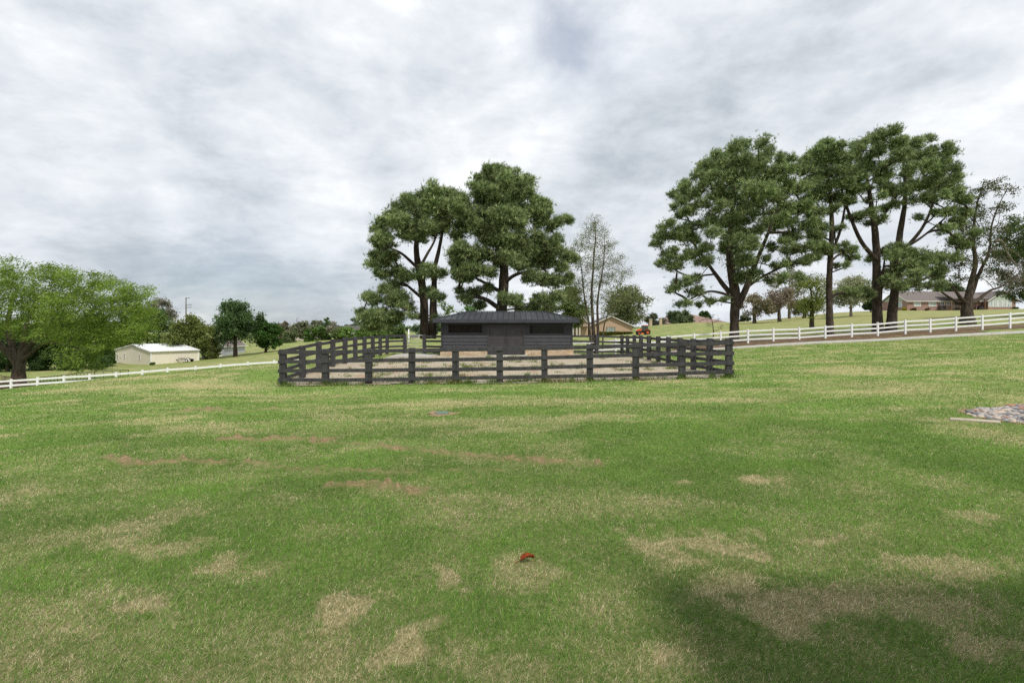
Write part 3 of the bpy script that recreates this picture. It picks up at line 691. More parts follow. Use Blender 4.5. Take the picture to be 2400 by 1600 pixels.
# the pair behind the black shed
L1 = Z4([(690,300,65),(620,310,65),(500,350,70),(770,310,65),(850,330,70),(420,400,60),(380,460,55),(560,430,80),(680,400,80),(780,420,80),(880,420,80),(330,520,60),(290,570,60),(450,520,80),(560,540,80),(660,560,70),(740,520,70),(270,650,60),(330,640,60),(480,600,70),(580,610,60),(250,740,55),(300,770,65),(370,750,50),(240,820,45),(290,880,50),(400,860,65),(470,890,60),(380,960,50),(640,860,60),(700,880,55),(560,890,50),(430,1060,80),(360,1080,55),(240,1060,60),(200,1040,45),(330,1000,45),(620,1010,50),(150,1160,45),(200,1200,70),(280,1190,80),(350,1210,75),(220,1260,50),(300,1270,55),(400,1180,55),(700,1040,45),(540,1180,35),(690,1200,35),(470,1120,50)])
make_pine('twin trunked left pine of the pair behind the black shed, low bough on its left', 44.5, L1,
 [Z4t([(605,1340,34),(603,1100,30),(590,950,28),(560,820,25),(545,700,20),(555,520,12),(600,360,6)]),
  Z4t([(655,1340,30,.3),(665,1100,26,.3),(672,960,22,.4),(655,850,18,.5),(690,700,14,.6),(740,480,8,.6)]),
  Z4t([(575,850,14),(500,780,11),(430,720,9),(340,680,6)]), Z4t([(560,830,13,.2),(610,740,10,.4),(660,650,8,.6),(690,560,6,.8)]),
  Z4t([(600,1060,13),(530,1000,11),(470,950,8),(400,900,5)]), Z4t([(600,1200,10,-.2),(500,1160,8,-.6),(380,1170,6,-1),(260,1200,4,-1)])], 1000, 160)
L2 = Z4([(1160,690,66),(1125,640,55),(1190,760,55),(1130,780,48),(1165,560,60),(1130,130,55),(1070,150,50),(1190,140,55),(1260,190,55),(1350,210,55),(1000,200,55),(1100,210,70),(1200,230,70),(1300,260,70),(980,270,55),(1060,300,70),(1160,320,70),(1260,330,70),(1360,300,50),(1010,350,65),(1100,380,70),(1200,400,70),(1420,370,55),(1480,390,50),(1400,430,70),(1480,450,55),(1320,420,70),(1430,500,55),(960,460,70),(1060,470,80),(1160,470,80),(1260,480,70),(880,520,70),(1000,550,80),(1120,560,75),(1060,620,75),(1280,520,60),(900,470,60),(840,600,55),
 (1620,480,38),(1560,510,46),(1650,490,36),(1520,540,42),(1200,640,75),(1300,640,80),(1420,620,65),(1550,640,55),(1240,710,65),(1350,720,80),(1460,700,75),(1560,710,65),(1640,750,55),(1690,770,48),(1500,790,65),(1400,790,80),(1280,800,75),(1600,830,55),(880,720,75),(820,740,55),(960,740,75),(1060,740,55),(860,820,70),(960,830,75),(1000,860,55),(1080,870,50),(900,900,65),(840,880,55),(1450,920,65),(1540,930,65),(1620,930,48),(1370,900,55),(1060,980,48),(960,1010,55),(1250,1070,65),(1200,1060,50),(1300,1120,48),(1450,1060,55),(1560,1040,55),(900,1060,55),(1650,900,38),(860,1000,38),(1000,1100,48),(1500,1110,55),(1400,1110,48)])
make_pine('tallest pine of the pair behind the black shed, straight thick trunk', 43.5, L2,
 [Z4t([(1165,1420,46),(1162,1200,42),(1170,1050,40),(1178,900,36),(1165,700,26),(1150,450,16),(1130,180,6)]),
  Z4t([(1140,1120,18,-.3),(1060,1060,15,-.8),(980,1040,11,-1.3),(900,1050,7,-1.8)]), Z4t([(1195,930,15,-.2),(1260,880,12,-.6),(1360,860,9,-1),(1460,850,6,-1.2)]), Z4t([(1150,1000,14),(1060,950,11,-.4),(980,910,8,-.8)])], 1172, 165)
# the group beyond the white fence
L4 = Z5([(610,690,55),(665,700,55),(600,480,50),(720,680,45),(640,190,55),(560,220,55),(480,240,46),(720,200,55),(790,220,46),(430,290,46),(520,300,64),(620,290,72),(720,300,72),(820,280,46),(900,270,42),(940,330,46),(850,350,62),(760,380,72),(660,380,64),(560,370,64),(460,370,54),(340,380,40),(280,430,45),(330,460,52),(400,430,45),(520,450,54),(640,450,64),(740,470,64),(860,430,62),(960,430,62),(1040,400,52),(1080,480,52),(270,520,36),(400,520,54),(320,560,45),(500,550,54),(800,500,62),(900,540,62),(1000,540,62),(1100,560,52),(640,560,72),(600,610,72),(700,600,54),(440,620,52),(340,650,45),(200,640,40),(260,690,52),(170,700,40),(340,700,52),(150,750,36),(430,700,52),(820,620,52),(920,630,52),(1050,640,52),(1090,700,42),(960,700,52),(620,760,72),(560,750,45),(680,780,45),(400,790,52),(320,830,52),(220,810,44),(180,860,36),(250,880,44),(440,850,44),(640,860,62),(700,940,52),(640,950,45),(860,760,45),(960,790,45),(1040,770,42),(1000,860,36),(900,870,36),(300,980,42),(240,1020,35),(380,1040,42),(300,1110,34),(440,1100,34),(500,1090,26),(760,850,36),(840,960,34),(940,960,36),(1040,850,36),(370,960,34)])
make_pine('broad dark pine with forked trunk standing alone, left of the group beyond the white fence', 50.5, L4,
 [Z5t([(613,1330,32),(613,1180,30),(625,1060,36),(600,950,30),(585,800,24),(600,600,18),(620,420,12),(640,230,5)]),
  Z5t([(628,1120,26,-.2),(680,1020,22,-.3),(735,880,16,-.3),(790,740,12,-.2),(850,580,8),(900,420,5)]),
  Z5t([(600,1040,20,.3),(545,960,15,.5),(470,860,11,.6),(400,760,7,.7)]), Z5t([(690,1010,13,.5),(780,950,10,.8),(880,900,7,1),(1000,850,4,1.2)]), Z5t([(600,1070,12,-.4),(520,1040,9,-.9),(420,1030,7,-1.3),(300,1090,4,-1.7)])], 1725, 195)
L5 = Z5([(1160,160,46),(1110,200,46),(1200,190,46),(1050,250,44),(1140,260,54),(1240,240,54),(1030,310,40),(1120,330,54),(1210,320,54),(1290,300,46),(1080,390,44),(1180,400,54),(1270,390,44),(1120,450,44),(1220,470,44),(1330,420,44),(1300,490,36),(1350,350,44),(1260,250,36),(1170,790,44),(1110,760,42),(1090,830,36),(1240,760,26),(1150,650,34),(1300,790,36),(1250,880,26),(1330,830,26),(1300,1030,36),(1380,1030,36),(1120,700,34),(1250,650,26),(1200,540,34)])
make_pine('slim pine with a single bare lower trunk, between the broad pine and the clump', 50.3, L5,
 [Z5t([(1187,1310,25),(1185,1100,22),(1182,860,19),(1200,650,16),(1190,450,11),(1162,190,4)]), Z5t([(1210,780,10),(1260,640,9),(1280,520,7),(1310,420,4)]), Z5t([(1195,850,8),(1250,800,6),(1330,790,4)])], 1945, 72, dens=300)
L6 = Z5([(1440,120,54),(1370,150,45),(1500,110,45),(1340,200,45),(1430,210,54),(1530,170,54),(1600,150,42),(1680,160,45),(1760,130,36),(1640,230,54),(1740,220,54),(1820,200,45),(1880,220,36),(1540,260,54),(1400,290,54),(1490,330,54),(1330,330,45),(1600,320,54),(1700,310,54),(1800,300,54),(1880,310,45),(1920,360,45),(1760,390,54),(1660,400,54),(1860,410,54),(1950,440,45),(1440,400,45),(1350,420,36),(1540,420,45),(1600,450,40),(1980,480,45),(1820,480,45),(1560,520,40),(1720,480,42),(1440,480,34),(1400,570,44),(1460,610,34),(1330,580,26),(1900,560,45),(2000,560,42),(1960,620,42),(1880,660,42),(1780,570,34),(1560,790,54),(1640,810,54),(1500,830,44),(1720,850,54),(1800,830,54),(1880,830,45),(1840,900,36),(1560,920,54),(1500,970,45),(1640,940,54),(1700,900,45),(1560,1000,45),(1650,1000,45),(1780,1000,40),(1400,1050,34),(1820,940,36),(1320,1050,32),(1940,720,42),(2060,680,34),(2000,760,34),(1620,870,44)])
make_pine('big clump of three joined pine trunks in front of the ranch house', 51.2, L6,
 [Z5t([(1478,1310,33),(1474,1100,29),(1470,900,26),(1470,650,22),(1445,480,15),(1400,260,6)]),
  Z5t([(1565,1310,33,.2),(1580,1050,28,.2),(1597,850,24,.2),(1612,650,19,.2),(1650,450,13,.2),(1640,250,6,.2)]), Z5t([(1520,1310,20,.7),(1522,1150,18,.8),(1535,1000,12,.9),(1556,850,6,1),(1570,760,2,1)]),
  Z5t([(1455,840,15,-.3),(1360,760,14,-.5),(1290,600,11,-.6),(1240,450,7,-.6),(1220,330,4,-.6)]), Z5t([(1625,780,13,-.2),(1710,680,11,-.4),(1765,560,8,-.5),(1790,420,4,-.5)]), Z5t([(1640,770,10,.3),(1750,710,8,.5),(1880,610,5,.7)]), Z5t([(1600,1000,10,-.4),(1720,960,8,-.9),(1830,900,5,-1.2)]), Z5t([(1475,640,10,.3),(1560,540,8,.5),(1620,430,4,.6)])], 2110, 135, dens=300)

# broad-leaved trees: generic builder from photo columns
def crown_lobes(u, vt, vb, hw, Y, n=16, r=.34):
    """random lobes filling an oval crown"""
    L = []; vc = (vt+vb)/2; hh = (vb-vt)/2; s = Y/F; rr = r*min(hw, hh)
    for i in range(n):
        a = random.uniform(0, 2*math.pi); z = random.uniform(-.95, .9); rad = math.sqrt(max(0, 1-z*z))*random.uniform(.35, 1)
        c = np.array(P(u+math.cos(a)*rad*(hw-rr*.7), vc+z*(hh-rr*.7), Y)); c[1] += math.sin(a)*rad*(hw-rr*.7)*s
        k = random.uniform(.75, 1.25); L.append((c, rr*s*k, rr*s*k, rr*s*k*.8, k*k))
    return L
def far_tree(name, label, u, vt, vb, hw, vbase, Y, c1, c2, trunk_px=4, nt=9, nl=48, n=16, leaf=None, spread=None, group=None, bark='bark', lean=0, **kw):
    X = (u-CX)/F*Y; zg = gz1(X, Y); s = Y/F
    leaf = leaf or 1.9*Y/512; spread = spread or hw*s*.15
    L = crown_lobes(u, vt, vb, hw, Y, n)
    ztop = P(u, vt+(vb-vt)*.35, Y)[2]; rt = trunk_px/2*s
    tr = [(X, Y, zg-.3, rt*1.3), (X, Y, zg+.3, rt*1.1), (X+lean*.4, Y, zg*.55+ztop*.45, rt*.8), (X+lean, Y, ztop, rt*.3)]
    return make_tree(name, label, Y, (X, Y), [tr], L, leaf, nt=nt, nl=nl, spread=spread, group=group, bark=bark, c1=c1, c2=c2, r0=rt*.55, rtip=max(.006, .0006*Y), step=max(.5, Y*.012), attach=.3, **kw)

# wide wind-blown tree on the left
LW = [(60,690,34),(140,695,36),(215,702,34),(280,712,28),(20,655,42),(80,645,38),(145,655,40),(200,668,36),(255,672,34),(300,690,30),(335,690,18),(100,715,50),(175,725,50),(250,730,50),(310,730,34),(30,720,52),(-40,670,52),(-90,730,60),(40,765,40),(115,780,40),(195,785,46),(270,785,40),(325,775,30),(180,832,34),(-20,770,44),(-90,800,50),(228,815,24),(285,806,16),(205,862,14),(110,760,46),(180,765,46),(250,775,40),(190,862,18),(-70,830,34),(330,745,26)]
Yw = 56
wl = px_lobes(LW, Yw, 90, 270, .55)
bx = P(42, 890, Yw); zb = gz1(bx[0], bx[1])
make_tree('wide_tree', 'wide spreading bright green tree streaming in the wind at the left edge', Yw, (bx[0], bx[1]),
 [[(bx[0],Yw,zb-.4,.92),(bx[0],Yw,zb+.3,.72),(*P(44,868,Yw),.60),(*P(47,845,Yw),.46),(*P(60,815,Yw),.30),(*P(90,790,Yw),.21),(*P(150,760,Yw),.16),(*P(230,735,Yw),.08)],
  [(*P(44,855,Yw),.5),(*P(30,820,Yw),.4),(*P(15,770,Yw),.28),(*P(25,710,Yw),.16),(*P(40,670,Yw),.07)],
  [(*P(46,850,Yw),.4),(*P(55,790,Yw+.6),.26),(*P(62,740,Yw+1),.17),(*P(90,690,Yw+1.2),.07)],
  [(*P(42,852,Yw),.45),(*P(10,815,Yw-.5),.33),(*P(-40,770,Yw-1),.2),(*P(-90,730,Yw-1.4),.1)],
  [(*P(48,846,Yw),.28),(*P(78,825,Yw-1),.17),(*P(100,800,Yw-2),.12),(*P(150,808,Yw-2.4),.09),(*P(200,820,Yw-3),.09)]],
 wl, .25, nt=15, nl=90, spread=.62, wind=(.85,-.05,.34), c1=(.095,.165,.030), c2=(.32,.43,.095), r0=.13, rtip=.012, aspect=.30, flat=.6, bark='bark_grey', step=.6, lift=.08)
G1, G2 = (.065,.115,.026), (.145,.220,.055)
D1, D2 = (.050,.098,.034), (.120,.190,.070)
YG1, YG2 = (.110,.145,.035), (.215,.255,.075)
back = 'trees along the far side of the left pasture'; UNDER = []
for u, vt, hw, Y, lab, a_, b_ in ((18,750,62,92,'deep green tree at the left edge beyond the wide tree',D1,D2),(85,748,56,100,'dark green tree behind the wide tree\'s trunk',G1,G2),(150,745,58,96,'mid green tree behind the wide tree, second from the cream shed',D1,G2),
    (215,742,60,104,'leafy green tree filling the gap just left of the cream shed',(.05,.10,.02),(.11,.18,.04)),(275,745,56,132,'green tree showing above the cream shed\'s left gable',G1,G2),(-50,760,60,98,'dark tree cut by the left edge behind the wide tree',D1,D2)):
    far_tree('green_tree', lab, u, vt, 866, hw, 856, Y, a_, b_, 6, n=34, nl=60, group=back)
for u, w_, lab in ((20,60,'dark undergrowth bush at the left edge under the far trees'),(95,56,'dark undergrowth bush behind the wide tree\'s trunk'),(170,52,'dark undergrowth bush under the mid green tree'),(235,44,'dark undergrowth bush just left of the cream shed')):
    UNDER.append((u, w_, lab))
far_tree('green_tree', 'rounded green tree behind the cream shed roof', 345, 725, 815, 62, 835, 140, G1, G2, 5, n=22, group=back)
far_tree('bare_tree', 'grey bare tree rising behind the rounded green tree', 372, 697, 760, 45, 835, 160, (.17,.17,.13), (.27,.26,.20), 4, nt=20, nl=7, n=18, bark='bark_grey', group=back)
far_tree('yellow_green_tree', 'drooping yellow green tree between the cream shed and the grey barn', 442, 733, 838, 64, 842, 122, YG1, YG2, 5, n=26, nl=60, group=back)
far_tree('yellow_green_tree', 'small yellow green tree leaning over the grey barn', 497, 765, 842, 30, 840, 118, YG1, YG2, 3, n=12, group=back)
far_tree('round_tree', 'dark full round tree right of the grey barn', 552, 702, 815, 62, 836, 118, D1, D2, 9, n=30, nl=70, group=back)
far_tree('round_tree', 'brighter green round tree beside the dark full one', 622, 745, 828, 40, 832, 122, (.04,.095,.02), (.085,.16,.035), 6, n=20, nl=70, group=back)
# middle distance, seen over the left fence of the pen
mid = 'small trees round the distant houses'
YD = 210
for (nm, lab, u, vt, vb, hw, Y, a, b_, k) in [
 ('grey_tree', 'greyish thin tree next to the round green tree', 690, 748, 800, 37, 205, (.08,.09,.05), (.13,.14,.08), {}),
 ('grey_tree', 'brownish thin tree left of the two conical evergreens', 668, 754, 800, 25, 190, (.09,.08,.055), (.14,.125,.085), {}),
 ('conical_evergreen', 'left of the two conical evergreens near the distant houses', 722, 770, 812, 13, 180, (.04,.085,.02), (.08,.13,.035), {}),
 ('conical_evergreen', 'right one of the two conical evergreens near the distant houses', 738, 768, 812, 14, 180, (.05,.10,.02), (.095,.15,.035), {}),
 ('slender_tree', 'slender upright tree sticking up over the distant treeline', 762, 740, 806, 16, 195, (.06,.10,.035), (.11,.16,.06), {}),
 ('pale_tree', 'pale grey half bare tree before the pale distant house', 785, 744, 808, 25, 190, (.13,.125,.09), (.20,.19,.145), dict(nl=12)),
 ('green_tree', 'small green tree left of the low pine bough', 812, 758, 806, 23, 185, G1, G2, {}),
 ('green_tree', 'bright conical green tree under the low pine bough', 845, 764, 808, 15, 175, (.06,.11,.02), (.11,.18,.04), {}),
 ('green_tree', 'soft green tree behind the pine\'s low bough', 880, 762, 808, 27, 190, G1, G2, {}),
 ('green_tree', 'leafy green tree seen over the pipe gate', 935, 743, 800, 37, 150, (.055,.09,.03), (.11,.16,.055), {}),
 ('green_tree', 'light green tree between the twin pine trunks and the shed', 1042, 698, 795, 33, 120, (.07,.105,.04), (.14,.19,.075), dict(nl=14)),
 ('green_tree', 'bushy green tree right behind the shed\'s left half', 1100, 713, 790, 35, 125, (.05,.10,.035), (.10,.17,.06), {}),
 ('grey_tree', 'grey budding tree in the distance above the fence\'s third post', 745, 750, 808, 29, 235, (.09,.10,.06), (.14,.155,.095), {}),
 ('green_tree', 'low green tree right of the bright round tree', 655, 760, 810, 25, 200, G1, G2, {}),
 ('green_tree', 'low spreading tree in front of the long pale house', 680, 774, 812, 27, 185, (.06,.08,.035), (.10,.125,.055), {}),
 ('green_tree', 'soft green tree between slender tree and conical evergreens', 752, 764, 812, 21, 190, (.06,.10,.03), (.11,.16,.05), {}),
 ('green_tree', 'wide olive tree covering the foot of the large pale house', 800, 767, 812, 29, 186, (.065,.09,.035), (.12,.15,.06), {}),
 ('green_tree', 'rounded bush tree by the large pale house\'s right end', 862, 768, 812, 21, 186, G1, G2, {}),
 ('green_tree', 'deep green tree below the low pine bough', 905, 757, 808, 29, 170, D1, G2, {}),
 ('dark_tree', 'dark distant tree on the horizon above the long pale house', 700, 756, 795, 43, 420, (.05,.075,.045), (.085,.11,.065), {}),
 ('dark_tree', 'dark distant tree on the horizon above the conical evergreens', 765, 756, 795, 43, 440, (.055,.08,.05), (.09,.115,.07), {}),
 ('dark_tree', 'dark distant tree on the horizon behind the pine pair', 1010, 753, 792, 43, 330, (.05,.075,.04), (.085,.115,.06), {}),
 ('dark_tree', 'dark distant tree on the horizon left of the centre pine\'s trunk', 1075, 748, 792, 39, 300, (.05,.075,.04), (.085,.115,.06), {}),
 ('dark_tree', 'dark distant tree on the horizon left of the pine pair', 830, 744, 790, 29, 330, (.05,.075,.04), (.085,.115,.06), {})]:
    far_tree(nm, lab, u, vt, vb, hw, 805, Y, tuple(1.5*q for q in a), tuple(1.75*q for q in b_), 3, n=12, nt=7, group=mid, **({'nl':60}|k))
# trees round the brick house
far_tree('olive_tree', 'olive green tree behind the brick house, left of the thin tree', 1330, 668, 775, 55, 785, 105, (.09,.125,.040), (.18,.225,.08), 5, n=26, nl=60)
far_tree('olive_tree', 'loose yellow green tree behind the brick house gable', 1470, 663, 765, 66, 785, 175, (.13,.155,.065), (.24,.27,.12), 5, n=34, nl=26, nt=12, bark='bark_grey')
far_tree('olive_tree', 'thin leafy tree above the brick house chimney', 1265, 690, 780, 40, 790, 110, (.09,.125,.045), (.18,.225,.085), 4, n=18, nl=50)
far_tree('dark_bush_tree', 'dense dark green tree left of the far brown roof', 1592, 728, 770, 34, 768, 185, (.075,.11,.05), (.15,.20,.09), 4, n=20)
far_tree('dark_bush_tree', 'low dark tree above the stone gate pillars', 1535, 735, 768, 32, 772, 190, (.07,.085,.05), (.14,.155,.09), 4, n=16, nl=30)
far_tree('bright_bush', 'bright green round bush on the ridge of the far brown roof', 1653, 727, 752, 17, 758, 235, (.05,.10,.025), (.09,.155,.04), 3, n=12)
far_tree('far_tree', 'tiny distant tree right of the broad pine\'s trunk', 1745, 740, 762, 17, 762, 300, (.07,.10,.06), (.11,.14,.085), 2, n=8)
# thin tree beside the shed
T3 = [(1391,525,24),(1375,545,24),(1410,545,24),(1360,575,28),(1392,580,30),(1425,575,26),(1345,615,28),(1378,620,32),(1412,615,32),(1448,610,24),(1340,660,26),(1370,665,30),(1405,660,32),(1440,650,30),(1468,640,20),(1355,700,24),(1390,700,26),(1430,695,28),(1465,690,22),(1485,680,16),(1375,735,20),(1425,730,20),(1330,690,16),(1338,585,14)]
Yt = 47.5
def base_of(u, Y): X = (u-CX)/F*Y; return X, gz1(X, Y)
X3, z3 = base_of(1393, Yt)
make_tree('thin_tree', 'tall thin tree with sparse small leaves beside the black shed', Yt, (X3, Yt),
 [[(X3,Yt,z3-.3,.21),(*P(1391,770,Yt),.16),(*P(1386,690,Yt),.11),(*P(1394,600,Yt),.06),(*P(1392,510,Yt),.02)],
  [(X3+.28,Yt+.1,z3-.3,.15),(*P(1402,770,Yt),.13),(*P(1399,700,Yt),.09),(*P(1417,620,Yt),.05),(*P(1420,550,Yt),.02)],
  [(X3-.25,Yt-.1,z3-.3,.13),(*P(1382,760,Yt),.10),(*P(1370,690,Yt),.07),(*P(1358,600,Yt),.03)],
  [(X3+.75,Yt+.1,z3-.3,.08),(*P(1414,770,Yt),.06),(*P(1425,740,Yt),.04),(*P(1450,700,Yt),.02)]],
 px_lobes(T3, Yt, 1400, 85, .8), .092, nt=28, nl=18, spread=.30, c1=(.12,.145,.055), c2=(.22,.25,.10), r0=.045, rtip=.0075, bark='bark_grey', step=.4, lift=.2, zpen=1.2, attach=.3, jit=.16)
# broad-leaved tree before the ranch house
T7 = Z5([(2020,560,70),(2100,420,55),(2180,380,55),(2240,430,45),(1960,640,60),(2060,620,70),(2160,540,60),(2240,520,40),(1920,740,60),(2010,740,70),(2110,700,70),(2190,640,50),(1900,850,55),(1990,860,60),(2090,830,65),(2180,780,50),(1870,950,50),(1960,950,45),(2120,920,50),(2060,480,55),(1960,520,50)])
Y7 = 54; X7, z7 = base_of(2268, Y7)
make_tree('spreading_tree', 'thick trunked tree with sparse olive leaves in front of the ranch house', Y7, (X7, Y7),
 [[(X7,Y7,z7-.3,.85),(X7,Y7,z7+.3,.70),(*P(2264,725,Y7),.50),(*P(2268,705,Y7),.40),(*P(2272,660,Y7),.26),(*P(2284,610,Y7),.20),(*P(2276,560,Y7),.16),(*P(2288,480,Y7),.08),(*P(2310,420,Y7),.03)],
  [(*P(2268,705,Y7),.24),(*P(2284,678,Y7),.18),(*P(2296,640,Y7),.15),(*P(2322,590,Y7),.11),(*P(2322,540,Y7),.09),(*P(2336,490,Y7),.06),(*P(2362,440,Y7),.02)],
  [(*P(2265,712,Y7),.26),(*P(2246,694,Y7-.5),.17),(*P(2232,670,Y7-.5),.12),(*P(2205,650,Y7-1),.08),(*P(2192,610,Y7-1),.05),(*P(2176,590,Y7-1),.02)],
  [(*P(2272,712,Y7),.26),(*P(2294,702,Y7+.6),.18),(*P(2320,680,Y7+.8),.12),(*P(2350,672,Y7+1),.09),(*P(2390,640,Y7+1.2),.03)],
  [(*P(2262,716,Y7),.18),(*P(2230,700,Y7+.8),.12),(*P(2190,670,Y7+1.2),.07)]],
 px_lobes(T7, Y7, 2270, 105, .7), .17, nt=17, nl=24, spread=.36, c1=(.055,.070,.022), c2=(.115,.125,.045), r0=.10, rtip=.011, bark='bark', step=.45, lift=.16, zpen=1.0, leafless=.34)
# edge tree with snapped limb
T8 = [(2350,600,24),(2340,640,22),(2375,660,30),(2410,690,30),(2395,520,30),(2370,545,26),(2345,565,20),(2420,560,40),(2390,590,36),(2360,600,24),(2440,610,45),(2460,540,40),(2500,580,50),(2420,650,36),(2450,680,36),(2500,660,50),(2390,690,22)]
Y8 = 66; X8, z8 = base_of(2475, Y8)
make_tree('edge_tree', 'full green tree cut off by the right edge, with a snapped bare limb', Y8, (X8, Y8),
 [[(X8,Y8,z8-.3,.7),(X8,Y8,z8+1,.5),(*P(2470,640,Y8),.34),(*P(2465,560,Y8),.15),(*P(2470,510,Y8),.05)], [(*P(2470,670,Y8),.3),(*P(2430,630,Y8),.2),(*P(2390,570,Y8),.1),(*P(2350,556,Y8),.05)]],
 px_lobes(T8, Y8, 2470, 130, .7), .22, nt=16, nl=64, spread=.5, c1=(.045,.075,.020), c2=(.10,.135,.038), r0=.12, rtip=.014, step=.6)
# snapped limb hanging from it: pale bare wood and a brown twig mass
sn = bpy.data.objects['edge_tree']
Yb = 60
bt = [[(*P(2330,566,Yb),.09),(*P(2340,562,Yb),.16),(*P(2352,570,Yb),.15),(*P(2356,588,Yb),.11),(*P(2372,610,Yb),.07),(*P(2392,640,Yb),.03)],[(*P(2354,580,Yb),.08),(*P(2378,590,Yb),.06),(*P(2400,612,Yb),.04),(*P(2430,630,Yb),.02)],[(*P(2335,563,Yb),.05),(*P(2330,590,Yb),.03),(*P(2328,610,Yb),.02)]]
tg = in_lobes(px_lobes([(2345,610,20),(2370,625,24),(2395,640,26),(2350,645,24),(2380,660,28),(2410,660,26),(2330,660,18),(2360,680,20)], Yb, 2380, 70, .5), 60)
V, Q = skeleton(bt, tg, .018, .05, -.1, .45, .0, .2, .2)
link('snapped_limb', fast_mesh('snapped_limb', V, Q, 4, smooth=True), M['bark_pale'], sn)
# trees on the hill behind the pines
hill = 'trees on the dry hill behind the pines'
far_tree('spring_tree', 'short yellow green tree on the slope between broad and slim pine', 1902, 640, 752, 56, 762, 72, (.14,.18,.035), (.27,.32,.075), 10, n=26, nl=20, nt=12, spread=.5, leaf=.2, group=hill)
far_tree('bare_tree', 'bare pinkish tree right of the broad pine\'s trunk', 1768, 690, 745, 48, 754, 125, (.20,.18,.11), (.30,.27,.17), 8, n=22, nt=22, nl=8, bark='bark_grey', group=hill)
far_tree('bare_tree', 'bare brown tree in the middle of the hilltop row', 1827, 675, 742, 46, 752, 125, (.20,.165,.12), (.29,.24,.175), 8, n=22, nt=22, nl=8, bark='bark_grey', group=hill)
far_tree('bare_tree', 'bare tree behind the short yellow green tree', 1885, 690, 742, 40, 750, 135, (.20,.20,.10), (.30,.29,.15), 8, n=18, nt=22, nl=8, bark='bark_grey', group=hill)
far_tree('pale_tree', 'pale budding tree on the hill between slim pine and clump', 1995, 645, 735, 52, 742, 110, (.24,.26,.15), (.38,.40,.26), 6, n=22, nt=22, nl=14, bark='bark_pale', group=hill)
far_tree('pale_tree', 'grey budding tree behind the broad pine\'s right boughs', 1850, 620, 720, 50, 755, 150, (.20,.20,.14), (.30,.30,.21), 6, n=18, nt=20, nl=8, bark='bark_grey', group=hill)
far_tree('evergreen_bush', 'dense dark evergreen bush on the hilltop left of the pine clump', 2040, 692, 732, 20, 730, 140, (.025,.05,.018), (.055,.09,.03), 3, n=16, nl=40)
far_tree('far_tree', 'green tree behind the ranch house roof', 2215, 665, 715, 70, 715, 200, (.05,.075,.03), (.10,.13,.05), 4, n=20)
# thin leafless sapling before the fence
Xs, zs_ = base_of(1672, 49)
make_tree('sapling', 'small dark leafed sapling in front of the far brown roof', 49, (Xs, 49), [[(Xs,49,zs_-.2,.05),(*P(1673,770,49),.04),(*P(1668,748,49),.02)]],
 px_lobes([(1650,745,9),(1668,740,10),(1685,750,10),(1660,760,9),(1690,765,8),(1640,752,6)], 49, 1668, 28, .8), .11, nt=5, nl=2, spread=.2, c1=(.05,.055,.03), c2=(.09,.08,.045), r0=.03, rtip=.010, cat='sapling')

